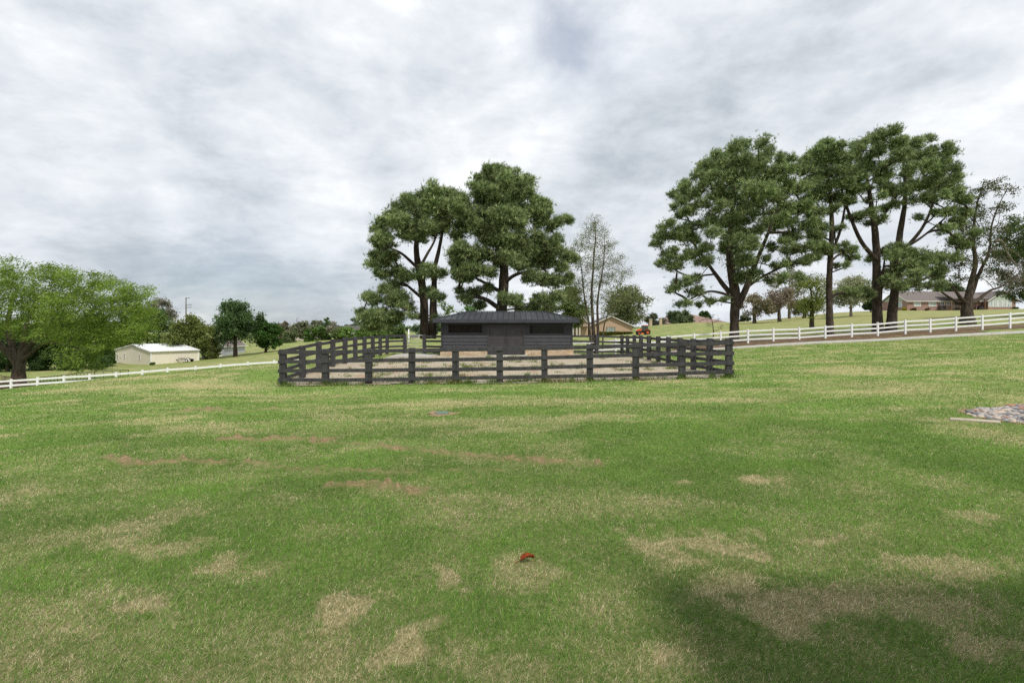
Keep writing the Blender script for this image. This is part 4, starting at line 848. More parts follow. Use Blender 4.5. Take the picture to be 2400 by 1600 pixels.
# ------------------------------------------------------------------ black shed in the pen
def black_shed():
    x0, x1, y0, y1 = -5.05, 4.32, 36.5, 41.4; zb = -.30; ze = 2.08
    t = thing('black_shed', 'black shed with hipped standing seam roof, double door and two strip windows', 'shed', ((x0+x1)/2, y0, zb))
    # walls with openings butted round the door and windows
    DX = (-1.64, .80); DZ = (-.14, 1.88)
    W1 = (-4.53, -2.12, 1.42, 1.98); W2 = (1.28, 3.72, 1.37, 1.93)
    mb = MB(); th = .12
    def wall_front(xa, xb, za, zc): mb.box(xa, xb, y0, y0+th, za, zc)
    lo = .30
    wall_front(x0, W1[0], lo, ze); wall_front(W1[0], W1[1], lo, W1[2]); wall_front(W1[0], W1[1], W1[3], ze); wall_front(W1[1], DX[0], lo, ze)
    wall_front(DX[0], DX[1], DZ[1], ze); wall_front(DX[1], W2[0], lo, ze); wall_front(W2[0], W2[1], lo, W2[2]); wall_front(W2[0], W2[1], W2[3], ze); wall_front(W2[1], x1, lo, ze)
    mb.box(x0, x0+th, y0+th, y1, zb, ze); mb.box(x1-th, x1, y0+th, y1, zb, ze); mb.box(x0+th, x1-th, y1-th, y1, zb, ze)
    mb.build('wall', M['charcoal_wall'], t)
    # lap boards on the lower half, flat band and corner boards above
    sd = MB()
    for xa, xb in ((x0+.14, DX[0]-.13), (DX[1]+.13, x1-.14)):
        for k in range(4):
            za = .30+k*.245
            sd.add([(xa,y0-.004,za+.25),(xb,y0-.004,za+.25),(xb,y0-.042,za+.004),(xa,y0-.042,za+.004),(xa,y0-.001,za+.004),(xb,y0-.001,za+.004)], [(0,1,2,3)[::-1],(3,2,5,4)[::-1]])
    sd.build('siding', mat_noise('charcoal_lap_board', (.043,.044,.050), (.056,.057,.065), 3, .55, 6), t)
    for xa in (x0-.012, x1-.128): MB().box(xa, xa+.14, y0-.022, y0-.003, .30, ze).build('corner_board', M['charcoal_wall'], t, bevel=.004)
    for a, b_ in ((x0+.14, DX[0]-.13), (DX[1]+.13, x1-.14)): MB().box(a, b_, y0-.026, y0-.006, 1.245, 1.28).build('band_board', M['charcoal_wall'], t)
    st = MB(); st.box(x0-.06, DX[0]-.12, y0-.07, y0+th-.004, zb-.2, .29); st.box(DX[1]+.12, x1+.06, y0-.07, y0+th-.004, zb-.2, .29)
    st.box(x0-.06, x0-.004, y0+th, y1, zb-.2, .29); st.build('stone_base', M['stone'], t)
    sl = MB(); sl.box(x0-.10, DX[0]-.12, y0-.11, y0-.032, .292, .335); sl.box(DX[1]+.12, x1+.10, y0-.11, y0-.032, .292, .335); sl.build('stone_cap', M['charcoal_wall'], t, bevel=.006)
    for i, (a, b_, c, d) in enumerate((W1, W2)):
        fr = MB(); k = .09
        fr.box(a-k, b_+k, y0-.03, y0-.004, d, d+k); fr.box(a-k, b_+k, y0-.03, y0-.004, c-k, c); fr.box(a-k, a, y0-.03, y0-.004, c, d); fr.box(b_, b_+k, y0-.03, y0-.004, c, d)
        w = fr.build('window', M['charcoal_wall'], t, bevel=.004)
        MB().box(a, b_, y0+.05, y0+.062, c, d).build('pane', M['glass'], w)
    df = MB(); k = .12
    df.box(DX[0]-k, DX[0], y0-.035, y0+.10, zb, DZ[1]); df.box(DX[1], DX[1]+k, y0-.035, y0+.10, zb, DZ[1]); df.box(DX[0]-k, DX[1]+k, y0-.036, y0-.004, DZ[1]+.002, DZ[1]+k)
    df.build('door_frame', M['charcoal_door'], t, bevel=.004)
    mid = (DX[0]+DX[1])/2
    for a, b_, hx in ((DX[0]+.006, mid-.008, mid-.09), (mid+.008, DX[1]-.006, mid+.09)):
        d = MB(); d.box(a, b_, y0+.03, y0+.07, DZ[0], DZ[1]-.01)
        for za, zc in ((.05,.78),(.92,1.75)):
            for q in ((a+.12,b_-.12,za,za+.05),(a+.12,b_-.12,zc-.05,zc),(a+.12,a+.17,za+.05,zc-.05),(b_-.17,b_-.12,za+.05,zc-.05)): d.box(q[0], q[1], y0+.018, y0+.029, q[2], q[3])
        dd = d.build('door', M['charcoal_door'], t)
        MB().tube([(hx, y0+.03, .72), (hx, y0-.03, .74), (hx, y0-.03, .95), (hx, y0+.03, .97)], .016, 8).build('handle', M['dark_metal'], dd, True)
    # roof
    ex0, ex1, ey0, ey1 = -5.55, 4.70, 35.95, 41.9; zf = 2.36; rx0, rx1, ry, zr = -3.30, 2.42, 38.95, 3.00
    rf = MB(); rf.add([(ex0,ey0,zf),(ex1,ey0,zf),(ex1,ey1,zf),(ex0,ey1,zf),(rx0,ry,zr),(rx1,ry,zr),(ex0,ey0,zf-.03),(ex1,ey0,zf-.03),(ex1,ey1,zf-.03),(ex0,ey1,zf-.03)],
        [(0,1,5,4),(1,2,5),(2,3,4,5),(3,0,4),(9,8,7,6),(0,6,7,1),(1,7,8,2),(2,8,9,3),(3,9,6,0)])
    roof = rf.build('roof', M['metal_roof'], t)
    sm = MB(); n = 25
    for i in range(1, n):
        x = ex0+(ex1-ex0)*i/n
        for ya, sgn in ((ey0, 1), (ey1, -1)):
            if x < rx0: f = (x-ex0)/(rx0-ex0)
            elif x > rx1: f = (ex1-x)/(ex1-rx1)
            else: f = 1
            q = (x, ya+(ry-ya)*f, zf+(zr-zf)*f)
            if f > .05: sm.beam((x, ya+.01*sgn, zf+.014), (q[0], q[1], q[2]+.014), .03, .035)
    for i in range(1, 14):
        y = ey0+(ey1-ey0)*i/14; f = 1-abs(y-ry)/(ry-ey0)
        sm.beam((ex0, y, zf+.014), (ex0+(rx0-ex0)*f, y, zf+(zr-zf)*f+.014), .03, .035); sm.beam((ex1, y, zf+.014), (ex1+(rx1-ex1)*f, y, zf+(zr-zf)*f+.014), .03, .035)
    sm.build('roof_seams', mat_noise('seam_metal', (.018,.019,.022), (.028,.03,.034), 2, .5, 3), roof)
    rc = MB()
    for p, q in (((ex0,ey0,zf),(rx0,ry,zr)),((ex1,ey0,zf),(rx1,ry,zr)),((ex0,ey1,zf),(rx0,ry,zr)),((ex1,ey1,zf),(rx1,ry,zr)),((rx0,ry,zr),(rx1,ry,zr))):
        rc.beam(np.array(p)+(0,0,.03), np.array(q)+(0,0,.03), .16, .03)
    rc.build('ridge_cap', M['metal_roof'], roof)
    fa = MB(); fa.box(ex0-.012, ex1+.012, ey0-.03, ey0-.002, 2.12, 2.345); fa.box(ex0-.012, ex1+.012, ey1+.002, ey1+.03, 2.12, 2.345); fa.box(ex0-.03, ex0-.002, ey0, ey1, 2.12, 2.345); fa.box(ex1+.002, ex1+.03, ey0, ey1, 2.12, 2.345)
    fa.build('fascia', mat_noise('charcoal_fascia', (.040,.044,.052), (.052,.056,.066), 2, .5, 4), t)
    MB().box(ex0, ex1, ey0, ey1, 2.085, 2.12).build('soffit', M['charcoal_wall'], t)
    lp = MB(); lp.disc((4.02, y0-.05, 1.62), (0,1,0), .085, .07, 14); lp.disc((4.02, y0-.11, 1.60), (0,1,0), .06, .06, 14); lp.build('wall_lamp', M['dark_metal'], t, True)
    dt = MB(); dt.box(-2.66,-2.62,y0-.05,y0-.031,.62,.74); dt.box(1.77,1.81,y0-.05,y0-.031,.60,.74); dt.build('hose_bib', M['dark_metal'], t)
    MB().box(-1.9, 1.1, y0-1.0, y0-.075, zb-.2, -.16).build('door_step', M['concrete'], t, bevel=.02)
black_shed()

def gable_house(x0, x1, y0, y1, zb, ze, zr, ov, axis, wallm, roofm, t, trim=None, thick=.18, gable=None):
    """walls + pitched roof; ridge along 'axis'"""
    mb = MB()
    if axis == 'y': mb.prism([(x0,zb),(x1,zb),(x1,ze),((x0+x1)/2,zr-.12),(x0,ze)], y0, y1)
    else: mb.prismx([(y0,zb),(y1,zb),(y1,ze),((y0+y1)/2,zr-.12),(y0,ze)], x0, x1)
    w = mb.build('wall', wallm, t)
    r = MB(); b = MB()
    a0, a1 = (x0, x1) if axis == 'y' else (y0, y1); l0, l1 = (y0-ov, y1+ov) if axis == 'y' else (x0-ov, x1+ov)
    c = (a0+a1)/2; sl = (zr-ze)/(c-a0); zo = ze-ov*sl
    prof = [(a0-ov, zo), (c, zr), (a1+ov, zo), (a1+ov, zo+thick), (c, zr+thick), (a0-ov, zo+thick)]
    (r.prism if axis == 'y' else r.prismx)(prof, l0, l1)
    ro = r.build('roof', roofm, t)
    if trim:
        f = [(a0-ov-.05, zo-.06), (c, zr-.04), (a1+ov+.05, zo-.06), (a1+ov+.05, zo+thick+.03), (c, zr+thick+.05), (a0-ov-.05, zo+thick+.03)]
        for s0, s1 in ((l0-.06, l0-.004), (l1+.004, l1+.06)):
            q = MB(); (q.prism if axis == 'y' else q.prismx)(f, s0, s1); q.build('bargeboard', trim, ro)
        g = MB()
        for a in ((a0-ov-.07, a0-ov-.005), (a1+ov+.005, a1+ov+.07)):
            (g.box(a[0], a[1], l0, l1, zo-.05, zo+thick+.02) if axis == 'y' else g.box(l0, l1, a[0], a[1], zo-.05, zo+thick+.02))
        g.build('gutter', trim, ro)
    return w, ro
def window(t, x0, x1, z0, z1, y, frame, pane, cols=2, rows=2, fw=.07, facing='y'):
    """framed window on a wall whose outer face is at y (or x), facing the camera / the left"""
    f = MB()
    def bx(a, b_, c, d, n0, n1): f.box(a, b_, y-n1, y-n0, c, d) if facing == 'y' else f.box(y-n1, y-n0, a, b_, c, d)
    bx(x0-fw, x1+fw, z1, z1+fw, .004, .07); bx(x0-fw, x1+fw, z0-fw, z0, .004, .09); bx(x0-fw, x0, z0, z1, .004, .07); bx(x1, x1+fw, z0, z1, .004, .07)
    for i in range(1, cols): a = x0+(x1-x0)*i/cols; bx(a-fw*.3, a+fw*.3, z0, z1, .022, .055)
    for i in range(1, rows): c = z0+(z1-z0)*i/rows; bx(x0, x1, c-fw*.3, c+fw*.3, .022, .05)
    w = f.build('window', frame, t)
    p = MB(); p.box(x0, x1, y-.02, y-.006, z0, z1) if facing == 'y' else p.box(y-.02, y-.006, x0, x1, z0, z1)
    p.build('pane', pane, w); return w

# cream metal building on the left: corner towards the viewer, seen across the valley
def rot_children(t, ang):
    t.rotation_euler = (0,0,ang)
def cream_shed():
    Y = 112; a = np.array(P(272, 851, 119)); b = np.array(P(353, 853, 108)); c = np.array(P(438, 846, 122))
    # local frame: origin at near corner, gable wall along +x' (to the left), long wall along y'
    L1_ = float(np.hypot(*(a-b)[:2])); ang = math.atan2((b-a)[1], (b-a)[0])
    zb = float(gz1(b[0], b[1]))-.3
    o = thing('cream_shed', 'cream metal shed with white roof standing beyond the left white fence', 'shed', (b[0], b[1], zb))
    W = L1_; D = 9.4; H = 3.1; RZ = 4.35
    ox, oy, oz = b[0], b[1], zb
    w = MB().prism([(ox-W,oz),(ox,oz),(ox,oz+H),(ox-W/2,oz+RZ),(ox-W,oz+H)], oy, oy+D).build('wall', M['cream'], o)
    sl = (RZ-H)/(W/2); ov = .3; z0_ = oz+H-ov*sl
    MB().prism([(ox-W-ov,z0_+.02),(ox-W/2,oz+RZ+.02),(ox+ov,z0_+.02),(ox+ov,z0_+.14),(ox-W/2,oz+RZ+.14),(ox-W-ov,z0_+.14)], oy-ov*.6, oy+D+ov*.6).build('roof', M['white_roof'], o)
    MB().prism([(ox-W-ov,z0_-.14),(ox-W/2,oz+RZ-.14),(ox+ov,z0_-.14),(ox+ov,z0_+.1),(ox-W/2,oz+RZ+.1),(ox-W-ov,z0_+.1)], oy-ov*.6-.06, oy-ov*.6-.005).build('bargeboard', M['trim'], o)
    g = MB(); g.box(ox+ov+.005, ox+ov+.1, oy-.2, oy+D+.2, z0_-.02, z0_+.12); g.build('gutter', M['white_vinyl'], o)
    tr = MB()
    for x, y in ((ox-W, oy), (ox, oy), (ox, oy+D)): tr.box(x-.12, x+.12, y-.06 if y == oy else y-.12, y+.12, oz, oz+H-.1)
    tr.build('corner_trim', M['white_vinyl'], o)
    for xc in (ox-W*.735, ox-W*.29):
        window(o, xc-.42, xc+.42, oz+1.25, oz+2.2, oy, M['white_vinyl'], M['glass'], 2, 2, .07)
    rot_children(o, ang); o.rotation_euler.z = ang
    o.location.z = zb
    return o
cs = cream_shed()

def grey_barn():
    x0, z0 = P(484, 836, 128)[0], gz1(P(505,836,128)[0], 128)-.4; x1 = P(525, 836, 128)[0]
    t = thing('grey_barn', 'pale grey gabled barn half hidden by drooping trees', 'barn', ((x0+x1)/2, 128, z0))
    gable_house(x0-1.2, x1, 128, 138, z0, z0+3.0, z0+4.9, .35, 'y', M['grey_siding'], M['shingle'], t, M['trim'])
    MB().box(x1-2.6, x1-.5, 127.93, 127.995, z0+.3, z0+2.6).build('door', M['white_vinyl'], t)
grey_barn()

def trailer():
    x, y = P(440, 842, 112)[0], 112; z = gz1(x, y)
    t = thing('flat_trailer', 'small dark flatbed trailer parked beside the cream shed', 'trailer', (x, y, z))
    b = MB(); b.box(x-1.5, x+1.0, y-.8, y+.8, z+.52, z+.64)
    for k in range(5): b.box(x-1.5+k*.6, x-1.44+k*.6, y-.82, y-.78, z+.64, z+.95)
    b.box(x-1.5, x+1.0, y-.83, y-.79, z+.9, z+.97); b.build('bed', M['dark_metal'], t)
    MB().tube([(x-1.5, y-.3, z+.55), (x-2.6, y, z+.5)], .06, 6).tube([(x-1.5, y+.3, z+.55), (x-2.6, y, z+.5)], .06, 6).build('tow_bar', M['dark_metal'], t)
    for s in (-1, 1):
        w = MB().disc((x+.35, y+.93*s, z+.34), (0,1,0), .34, .2, 20).build('wheel', M['rubber'], t)
        MB().disc((x+.35, y+1.035*s, z+.34), (0,1,0), .19, .02, 16).build('rim', M['white_vinyl'], w)
    fd = MB(); 
    for s in (-1, 1):
        pts = [(x+.35+math.cos(a)*.45, y+.93*s, z+.34+math.sin(a)*.45) for a in np.linspace(.2, 2.9, 9)]
        for p, q in zip(pts[:-1], pts[1:]): fd.beam(p, q, .26, .03)
    fd.build('mudguard', M['white_vinyl'], t)
trailer()

def shrub(name, label, u, v, Y, w_px, h_px, c1, c2, group=None, n=10, nl=30, leaf=None, cat='shrub'):
    s = Y/F; X = (u-CX)/F*Y; z = gz1(X, Y); o = thing(name, label, cat, (X, Y, z), group)
    L = []
    for i in range(n):
        c = np.array([X+random.uniform(-.7,.7)*w_px*s*.5, Y+random.uniform(-.7,.7)*w_px*s*.4, z+h_px*s*random.uniform(.25,.75)]); r = h_px*s*.3
        L.append((c, r*1.1, r*1.1, r, 1))
    T = in_lobes(L, 7); V, Q = skeleton([[(X,Y,z-.1,.04),(X,Y,z+h_px*s*.3,.03)]], T, .008, .03, .1, .3, .3, .1)
    link('stem', fast_mesh('stem', V, Q, 4), M['bark'], o)
    V, C = leaves_at(T, nl, h_px*s*.16, leaf or 1.3*Y/512, c1, c2); link('foliage', fast_mesh('foliage', V, np.arange(len(V)).reshape(-1,4), 4, C), M['leaf'], o)
    return o
for u, w_, lab in UNDER: shrub('undergrowth_bush', lab, u, 850, 94, w_, 30, D1, G1, 'undergrowth under the far trees', n=14, nl=60)
sg = 'shrubs against the cream shed'
shrub('shrub', 'small green shrub at the near corner of the cream shed', 357, 849, 106.5, 8, 7, G1, G2, sg)
shrub('shrub', 'green shrub midway along the cream shed\'s long wall', 408, 846, 113, 11, 8, (.06,.11,.02), (.10,.17,.04), sg)
shrub('shrub', 'green shrub at the far left corner of the cream shed', 266, 851, 117, 12, 8, (.06,.11,.02), (.10,.17,.04), sg)
shrub('bush', 'leafy green bush in front of the grey barn', 494, 838, 120, 26, 14, (.05,.095,.02), (.10,.16,.04))

# black wire kennel panels and brush pile beyond the left fence
def kennel():
    pts = [P(94, 905, 52), P(135, 905, 51), P(180, 905, 50.3), P(222, 905, 50)]; tops = [884, 880.5, 874.5, 870.5]
    t = thing('wire_pen', 'low black wire panel pen behind the left white fence', 'pen', (pts[0][0], pts[0][1], gz1(pts[0][0], pts[0][1])))
    ext = [(p[0], p[1], P(0, v, p[1])[2]) for p, v in zip(pts, tops)]
    ext.append((ext[-1][0]+.9, ext[-1][1]+3.2, ext[-1][2]-.1)); 
    for a, b_ in zip(ext[:-1], ext[1:]):
        n = 5 if abs(a[0]-b_[0]) > 1 else 4
        fr = MB()
        for k in (0, .62, 1.25): fr.tube([(a[0],a[1],a[2]-k),(b_[0],b_[1],b_[2]-k)], .03, 5)
        for i in range(n+1):
            f = i/n; p = np.array(a)*(1-f)+np.array(b_)*f; fr.tube([(p[0],p[1],min(gz1(p[0],p[1]), p[2]-1.3)),tuple(p)], .03 if i in (0, n) else .018, 5)
        for k in np.linspace(.08, 1.2, 12): fr.tube([(a[0],a[1],a[2]-k),(b_[0],b_[1],b_[2]-k)], .008, 3, False)
        fr.build('panel', M['dark_metal'], t)
kennel()
def brush_pile():
    X, Y = P(20, 890, 53)[0], 53; z = gz1(X, Y); V, Fc, o = [], [], 0
    for i in range(420):
        c = np.array([X+random.gauss(0, 1.9), Y+random.gauss(0, .9), 0]); hh = max(0, 1.5-((c[0]-X)/2.6)**2-((c[1]-Y)/1.4)**2)
        c[2] = z+random.random()*max(.1, hh); d = np.array([random.gauss(0,1), random.gauss(0,1), random.gauss(.1,.35)]); d *= random.uniform(.5, 1.2)/np.linalg.norm(d)
        v, f = tube(np.array([c-d, c+rng.normal(0,.08,3), c+d*.9]), np.array([.022,.016,.007]), 3); V.append(v); Fc.append(f+o); o += len(v)
    ob = link('brush_pile', fast_mesh('brush_pile', np.concatenate(V), np.concatenate(Fc), 4), M['brush'])
    tag(ob, 'brown heap of cut branches at the foot of the wide tree', 'brush pile')
brush_pile()

# poles
def power_pole(u, vt, Y, label):
    X = (u-CX)/F*Y; z = gz1(X, Y); zt = P(u, vt, Y)[2]
    t = thing('power_pole', label, 'pole', (X, Y, z), 'power poles over the far trees')
    MB().tube([(X,Y,z-.5),(X,Y,zt)], [.28,.16], 8).build('mast', M['wood_grey'], t, True)
    h = zt-z
    for k, l in ((.3, 1.4), (2.6, 1.9), (3.4, 1.9)):
        a = MB(); a.beam((X-.1,Y-.16,zt-k),(X+l,Y-.16,zt-k+.15),.12,.14); arm = a.build('crossarm', M['wood_grey'], t)
        MB().tube([(X+l-.15,Y-.16,zt-k+.1),(X+l-.15,Y-.16,zt-k+.5)], .06, 6).build('insulator', M['grey_metal'], arm)
power_pole(436, 697, 170, 'tall power pole above the drooping yellow green tree')
power_pole(696, 745, 330, 'distant power pole above the grey trees at left centre')
X, Y = P(958, 800, 75)[0], 75
tag(MB().tube([(X,Y,gz1(X,Y)-.2),(X,Y,P(0,771,Y)[2])], .085, 8).build('white_pole', M['white_vinyl'], None, True), 'plain white pole in the field, seen just left inside the pipe gate', 'pole')

# distant houses, left of centre
def small_house(name, label, u0, u1, vb, ve, vr, Y, wallm, roofm, axis='x', depth=9, wins=(), group='distant houses over the left fence'):
    x0, x1 = (u0-CX)/F*Y, (u1-CX)/F*Y; z = lambda v: P(0, v, Y)[2]
    zb = min(z(vb), gz1((x0+x1)/2, Y))-.5
    t = thing(name, label, 'house', ((x0+x1)/2, Y, zb), group)
    gable_house(x0, x1, Y, Y+depth, zb, z(ve), z(vr), .4, axis, wallm, roofm, t, M['trim'])
    for a, b_, c, d in wins: window(t, (a-CX)/F*Y, (b_-CX)/F*Y, z(d), z(c), Y, M['trim'], M['glass'], 2, 2, .1)
    return t
small_house('distant_house', 'distant pale house with a blue grey gable beside the conical evergreens', 694, 722, 806, 792, 778, 215, M['house_pale'], M['shingle_dark'], 'y', wins=((700,705,797,803),(710,716,797,803)))
small_house('distant_house', 'large pale distant house with a dark roof behind bare trees', 790, 848, 803, 786, 764, 225, M['house_pale'], M['shingle_dark'], 'x', wins=((797,802,789,796),(810,815,789,796),(822,828,789,796),(838,843,789,796)))
small_house('distant_house', 'small dark blue roofed house seen through the pipe gate', 960, 976, 801, 795, 786, 180, M['house_pale'], M['shingle_dark'], 'x', wins=((968,972,796,799),))
small_house('distant_house', 'long low pale house at the foot of the bright round tree', 640, 690, 806, 796, 788, 230, M['house_pale'], M['shingle'], 'x', wins=((650,655,798,803),(670,675,798,803)))

# brick house right of the black shed
def brick_house():
    Y = 150; z = lambda v, y=Y: P(0, v, y)[2]; xx = lambda u, y=Y: (u-CX)/F*y
    zb = -.9
    t = thing('brick_house', 'tan brick house with two gables, behind the black shed and thin tree', 'house', (xx(1432), Y, zb))
    x0, x1 = xx(1381), xx(1482)
    gable_house(x0, x1, Y, Y+14, zb, z(764), z(741.5), .7, 'y', M['tan_brick'], M['shingle_dark'], t, M['trim'], .15)
    window(t, xx(1422), xx(1441), z(777), z(767.5), Y, M['dark_metal'], M['curtain_glass'], 3, 2, .1)
    # main body behind, running left behind the shed
    y2 = Y+3
    gable_house(xx(1225, y2), x0-.1, y2, y2+12, zb, z(764, y2), z(742, y2), .6, 'x', M['tan_brick'], M['shingle_dark'], t, M['trim'], .15)
    gable_house(xx(1352, 148), xx(1378, 148), 148, 152.9, zb, z(758, 148), z(743, 148), .5, 'y', M['tan_brick'], M['shingle_tan'], t, M['trim'], .12)
    window(t, xx(1341, 152.9), xx(1351, 152.9), z(778), z(767), 152.9, M['trim'], M['curtain_glass'], 2, 2, .1)
    pr = MB(); pr.prismx([(146.2, z(765.5)), (148, z(759)), (148, z(757.5)), (146.2, z(764))], xx(1342, 147), xx(1380, 147)); pr.build('porch_roof', M['shingle_tan'], t)
    for u in (1343, 1352, 1359): MB().box(xx(u,146.5)-.12, xx(u,146.5)+.12, 146.4, 146.64, zb, z(765)).build('porch_post', M['trim'], t)
    c = MB(); c.box(xx(1228, 158), xx(1256, 158), 158, 159.6, 4, z(729, 158)); c.build('chimney', M['stone'], t)
    MB().box(xx(1226, 158), xx(1258, 158), 157.9, 159.7, z(729, 158)+.005, z(727, 158)).build('chimney_cap', M['concrete'], t)
    xa = xx(1437, 152); MB().tube([(xa,152,z(742)), (xa,152,z(733))], .05, 5).tube([(xa-1.2,152,z(734)),(xa+1.2,152,z(734))], .03, 4).tube([(xa-1.0,152,z(737)),(xa+1.3,152,z(736.4))], .03, 4).build('aerial', M['trim'], t)
brick_house()
def hedge(label, u0, u1, v0, v1, Y, c1, c2):
    x0, x1 = (u0-CX)/F*Y, (u1-CX)/F*Y; zb = gz1((x0+x1)/2, Y); h = (v1-v0)*Y/F
    t = thing('clipped_hedge', label, 'hedge', ((x0+x1)/2, Y, zb))
    n = 5200; q = np.stack([x0+(x1-x0)*rng.random(n), Y+1.4*rng.random(n), zb+h*rng.random(n)**.8], -1); V, C = leaves_at(q, 1, .12, .42, c1, c2)
    link('foliage', fast_mesh('foliage', V, np.arange(len(V)).reshape(-1,4), 4, C), M['leaf'], t)
    st = MB()
    for i in range(14): st.tube([(x0+(x1-x0)*(i+.5)/14, Y+.7, zb-.1), (x0+(x1-x0)*(i+.5)/14, Y+.7, zb+h*.7)], .05, 5)
    st.build('stem', M['bark'], t)
hedge('long low golden green hedge under the brick house gable', 1402, 1483, 779, 786.5, 144, (.075,.085,.015), (.16,.165,.035))

# red tractor
def tractor():
    Y = 118; s = 34/10.2; cx = (1508-CX)/F*Y; zg = gz1(cx, Y)
    t = thing('orange_tractor', 'small orange tractor with glazed cab on the green slope', 'tractor', (cx, Y, zg))
    def X(a): return cx+a
    z = lambda a: zg+a
    hd = MB(); hd.prism([(X(-1.62),z(.78)),(X(-1.70),z(1.0)),(X(-1.55),z(1.24)),(X(-1.2),z(1.36)),(X(-.42),z(1.42)),(X(-.40),z(.98)),(X(-1.2),z(.92))], Y-.36, Y+.36)
    h = hd.build('hood', M['orange'], t, bevel=.04)
    MB().box(X(-1.72), X(-1.62), Y-.3, Y+.3, z(.62), z(.98)).build('grille', M['dark_metal'], h)
    for yy in (-.24, .24): MB().disc((X(-1.68), Y+yy, z(1.08)), (1,0,0), .10, .1, 12).build('headlight', M['white_vinyl'], t)
    MB().box(X(-1.58), X(.9), Y-.26, Y+.26, z(.48), z(.90)).build('chassis', M['dark_metal'], t)
    cb = MB()
    for a in (X(-.36), X(.30), X(.92)):
        for yy in (-.62, .62): cb.beam((a, Y+yy, z(.75)), (a+(.12 if a < X(0) else -.04), Y+yy*.94, z(2.12)), .07, .07, up=(1,0,0))
    cab = cb.build('cab_frame', M['dark_metal'], t)
    gl = MB(); gl.prism([(X(-.33),z(.85)),(X(.87),z(1.15)),(X(.84),z(2.1)),(X(-.22),z(2.1))], Y-.59, Y+.59); gl.build('cab_glazing', M['cab_glass'], cab)
    MB().box(X(-.36), X(1.02), Y-.68, Y+.68, z(2.12), z(2.27)).build('cab_roof', M['orange'], t, bevel=.05)
    def wheel(x, y, r, w, rr, rimm):
        wo = thing_child('wheel', t, (x, y, z(r)))
        k = MB(); pr = [(r*.55,-w/2),(r*.92,-w/2),(r,-w*.32),(r,w*.32),(r*.92,w/2),(r*.55,w/2)]; n = 26; vs = []; fs = []
        for i in range(n):
            a = i/n*2*math.pi
            for q, yy in pr: vs.append((x+math.cos(a)*q, y+yy, z(r)+math.sin(a)*q))
        m_ = len(pr)
        for i in range(n):
            for j in range(m_): fs.append((i*m_+j, i*m_+(j+1)%m_, ((i+1)%n)*m_+(j+1)%m_, ((i+1)%n)*m_+j))
        for i in range(0, n):
            a = i/n*2*math.pi; c0 = np.array([x+math.cos(a)*r*1.0, y+(w*.22 if i%2 else -w*.22), z(r)+math.sin(a)*r*1.0])
            k.beam(c0+np.array([0,-w*.24,0]), c0+np.array([math.sin(a)*.06,w*.24,-math.cos(a)*.06]), .05, .05, up=(math.cos(a),0,math.sin(a)))
        k.add(vs, fs); tm = k.build('tyre', M['rubber'], wo)
        kk = MB(); kk.disc((x, y, z(r)), (0,1,0), rr, w*.55, 20); kk.disc((x, y, z(r)), (0,1,0), rr*.35, w*.75, 12); kk.build('rim', rimm, wo)
    for sy in (-1, 1):
        wheel(X(.78), Y+.78*sy, .62, .38, .36, M['orange']); wheel(X(-1.18), Y+.66*sy, .40, .26, .22, M['orange'])
        fd = MB(); pts = [(X(.78)+math.cos(a)*.76, Y+.74*sy, z(.62)+math.sin(a)*.76) for a in np.linspace(.35, 2.75, 12)]
        for p, q in zip(pts[:-1], pts[1:]): fd.beam(p, q, .46, .05)
        fd.build('mudguard', M['orange'], t)
    ex = MB().tube([(X(-.75),Y-.30,z(1.3)),(X(-.75),Y-.30,z(1.85))], .04, 8).build('exhaust', M['dark_metal'], t)
    mw = MB(); mw.prism([(X(-.9),z(.22)),(X(.05),z(.22)),(X(.05),z(.42)),(X(-.15),z(.50)),(X(-.8),z(.50))], Y-.72, Y+.72); mw.build('mower_deck', M['orange'], t, bevel=.03)
def thing_child(name, parent, loc):
    o = bpy.data.objects.new(name, None); COL.objects.link(o); o.location = loc; bpy.context.view_layer.update()
    o.parent = parent; o.matrix_parent_inverse = parent.matrix_basis.inverted(); bpy.context.view_layer.update()
    return WheelRoot(o)
class WheelRoot:
    def __init__(s, o): s.o = o
# children of a nested empty need the full world inverse
_link0 = link
def link(name, me, mat, parent=None, bevel=0):
    if isinstance(parent, WheelRoot):
        o = _link0(name, me, mat, None, bevel); o.parent = parent.o; o.matrix_parent_inverse = parent.o.matrix_world.inverted(); return o
    return _link0(name, me, mat, parent, bevel)
tractor()

# far brown roofed house
def brown_house():
    Y = 210; z = lambda v: P(0, v, Y)[2]; xx = lambda u: (u-CX)/F*Y; zb = z(770)
    t = thing('brown_roofed_house', 'far house showing a long brown hipped roof over the crest', 'house', (xx(1650), Y, zb), )
    MB().box(xx(1600), xx(1700), Y, Y+16, zb-1, z(758)).build('wall', M['tan_brick'], t)
    def hip(x0, x1, y0, y1, ze, zr, ridge):
        m = (y0+y1)/2; r = MB(); r.add([(x0,y0,ze),(x1,y0,ze),(x1,y1,ze),(x0,y1,ze),(ridge[0],m,zr),(ridge[1],m,zr),(x0,y0,ze-.4),(x1,y0,ze-.4),(x1,y1,ze-.4),(x0,y1,ze-.4)], [(0,1,5,4),(1,2,5),(2,3,4,5),(3,0,4),(9,8,7,6),(0,6,7,1),(1,7,8,2),(2,8,9,3),(3,9,6,0)]); return r
    hip(xx(1560), xx(1712), Y-1, Y+17, z(757), z(732), (xx(1590), xx(1622))).build('roof', M['shingle_tan'], t)
    hip(xx(1612), xx(1680), Y-5, Y+4, z(758), z(745), (xx(1634), xx(1655))).build('front_roof', M['shingle_tan'], t)
    MB().box(xx(1616), xx(1676), Y-4.3, Y-.01, zb-1, z(758.3)).build('front_wall', M['tan_brick'], t)
    window(t, xx(1630), xx(1640), z(764), z(759.5), Y-4.3, M['trim'], M['glass'], 2, 1, .12)
brown_house()
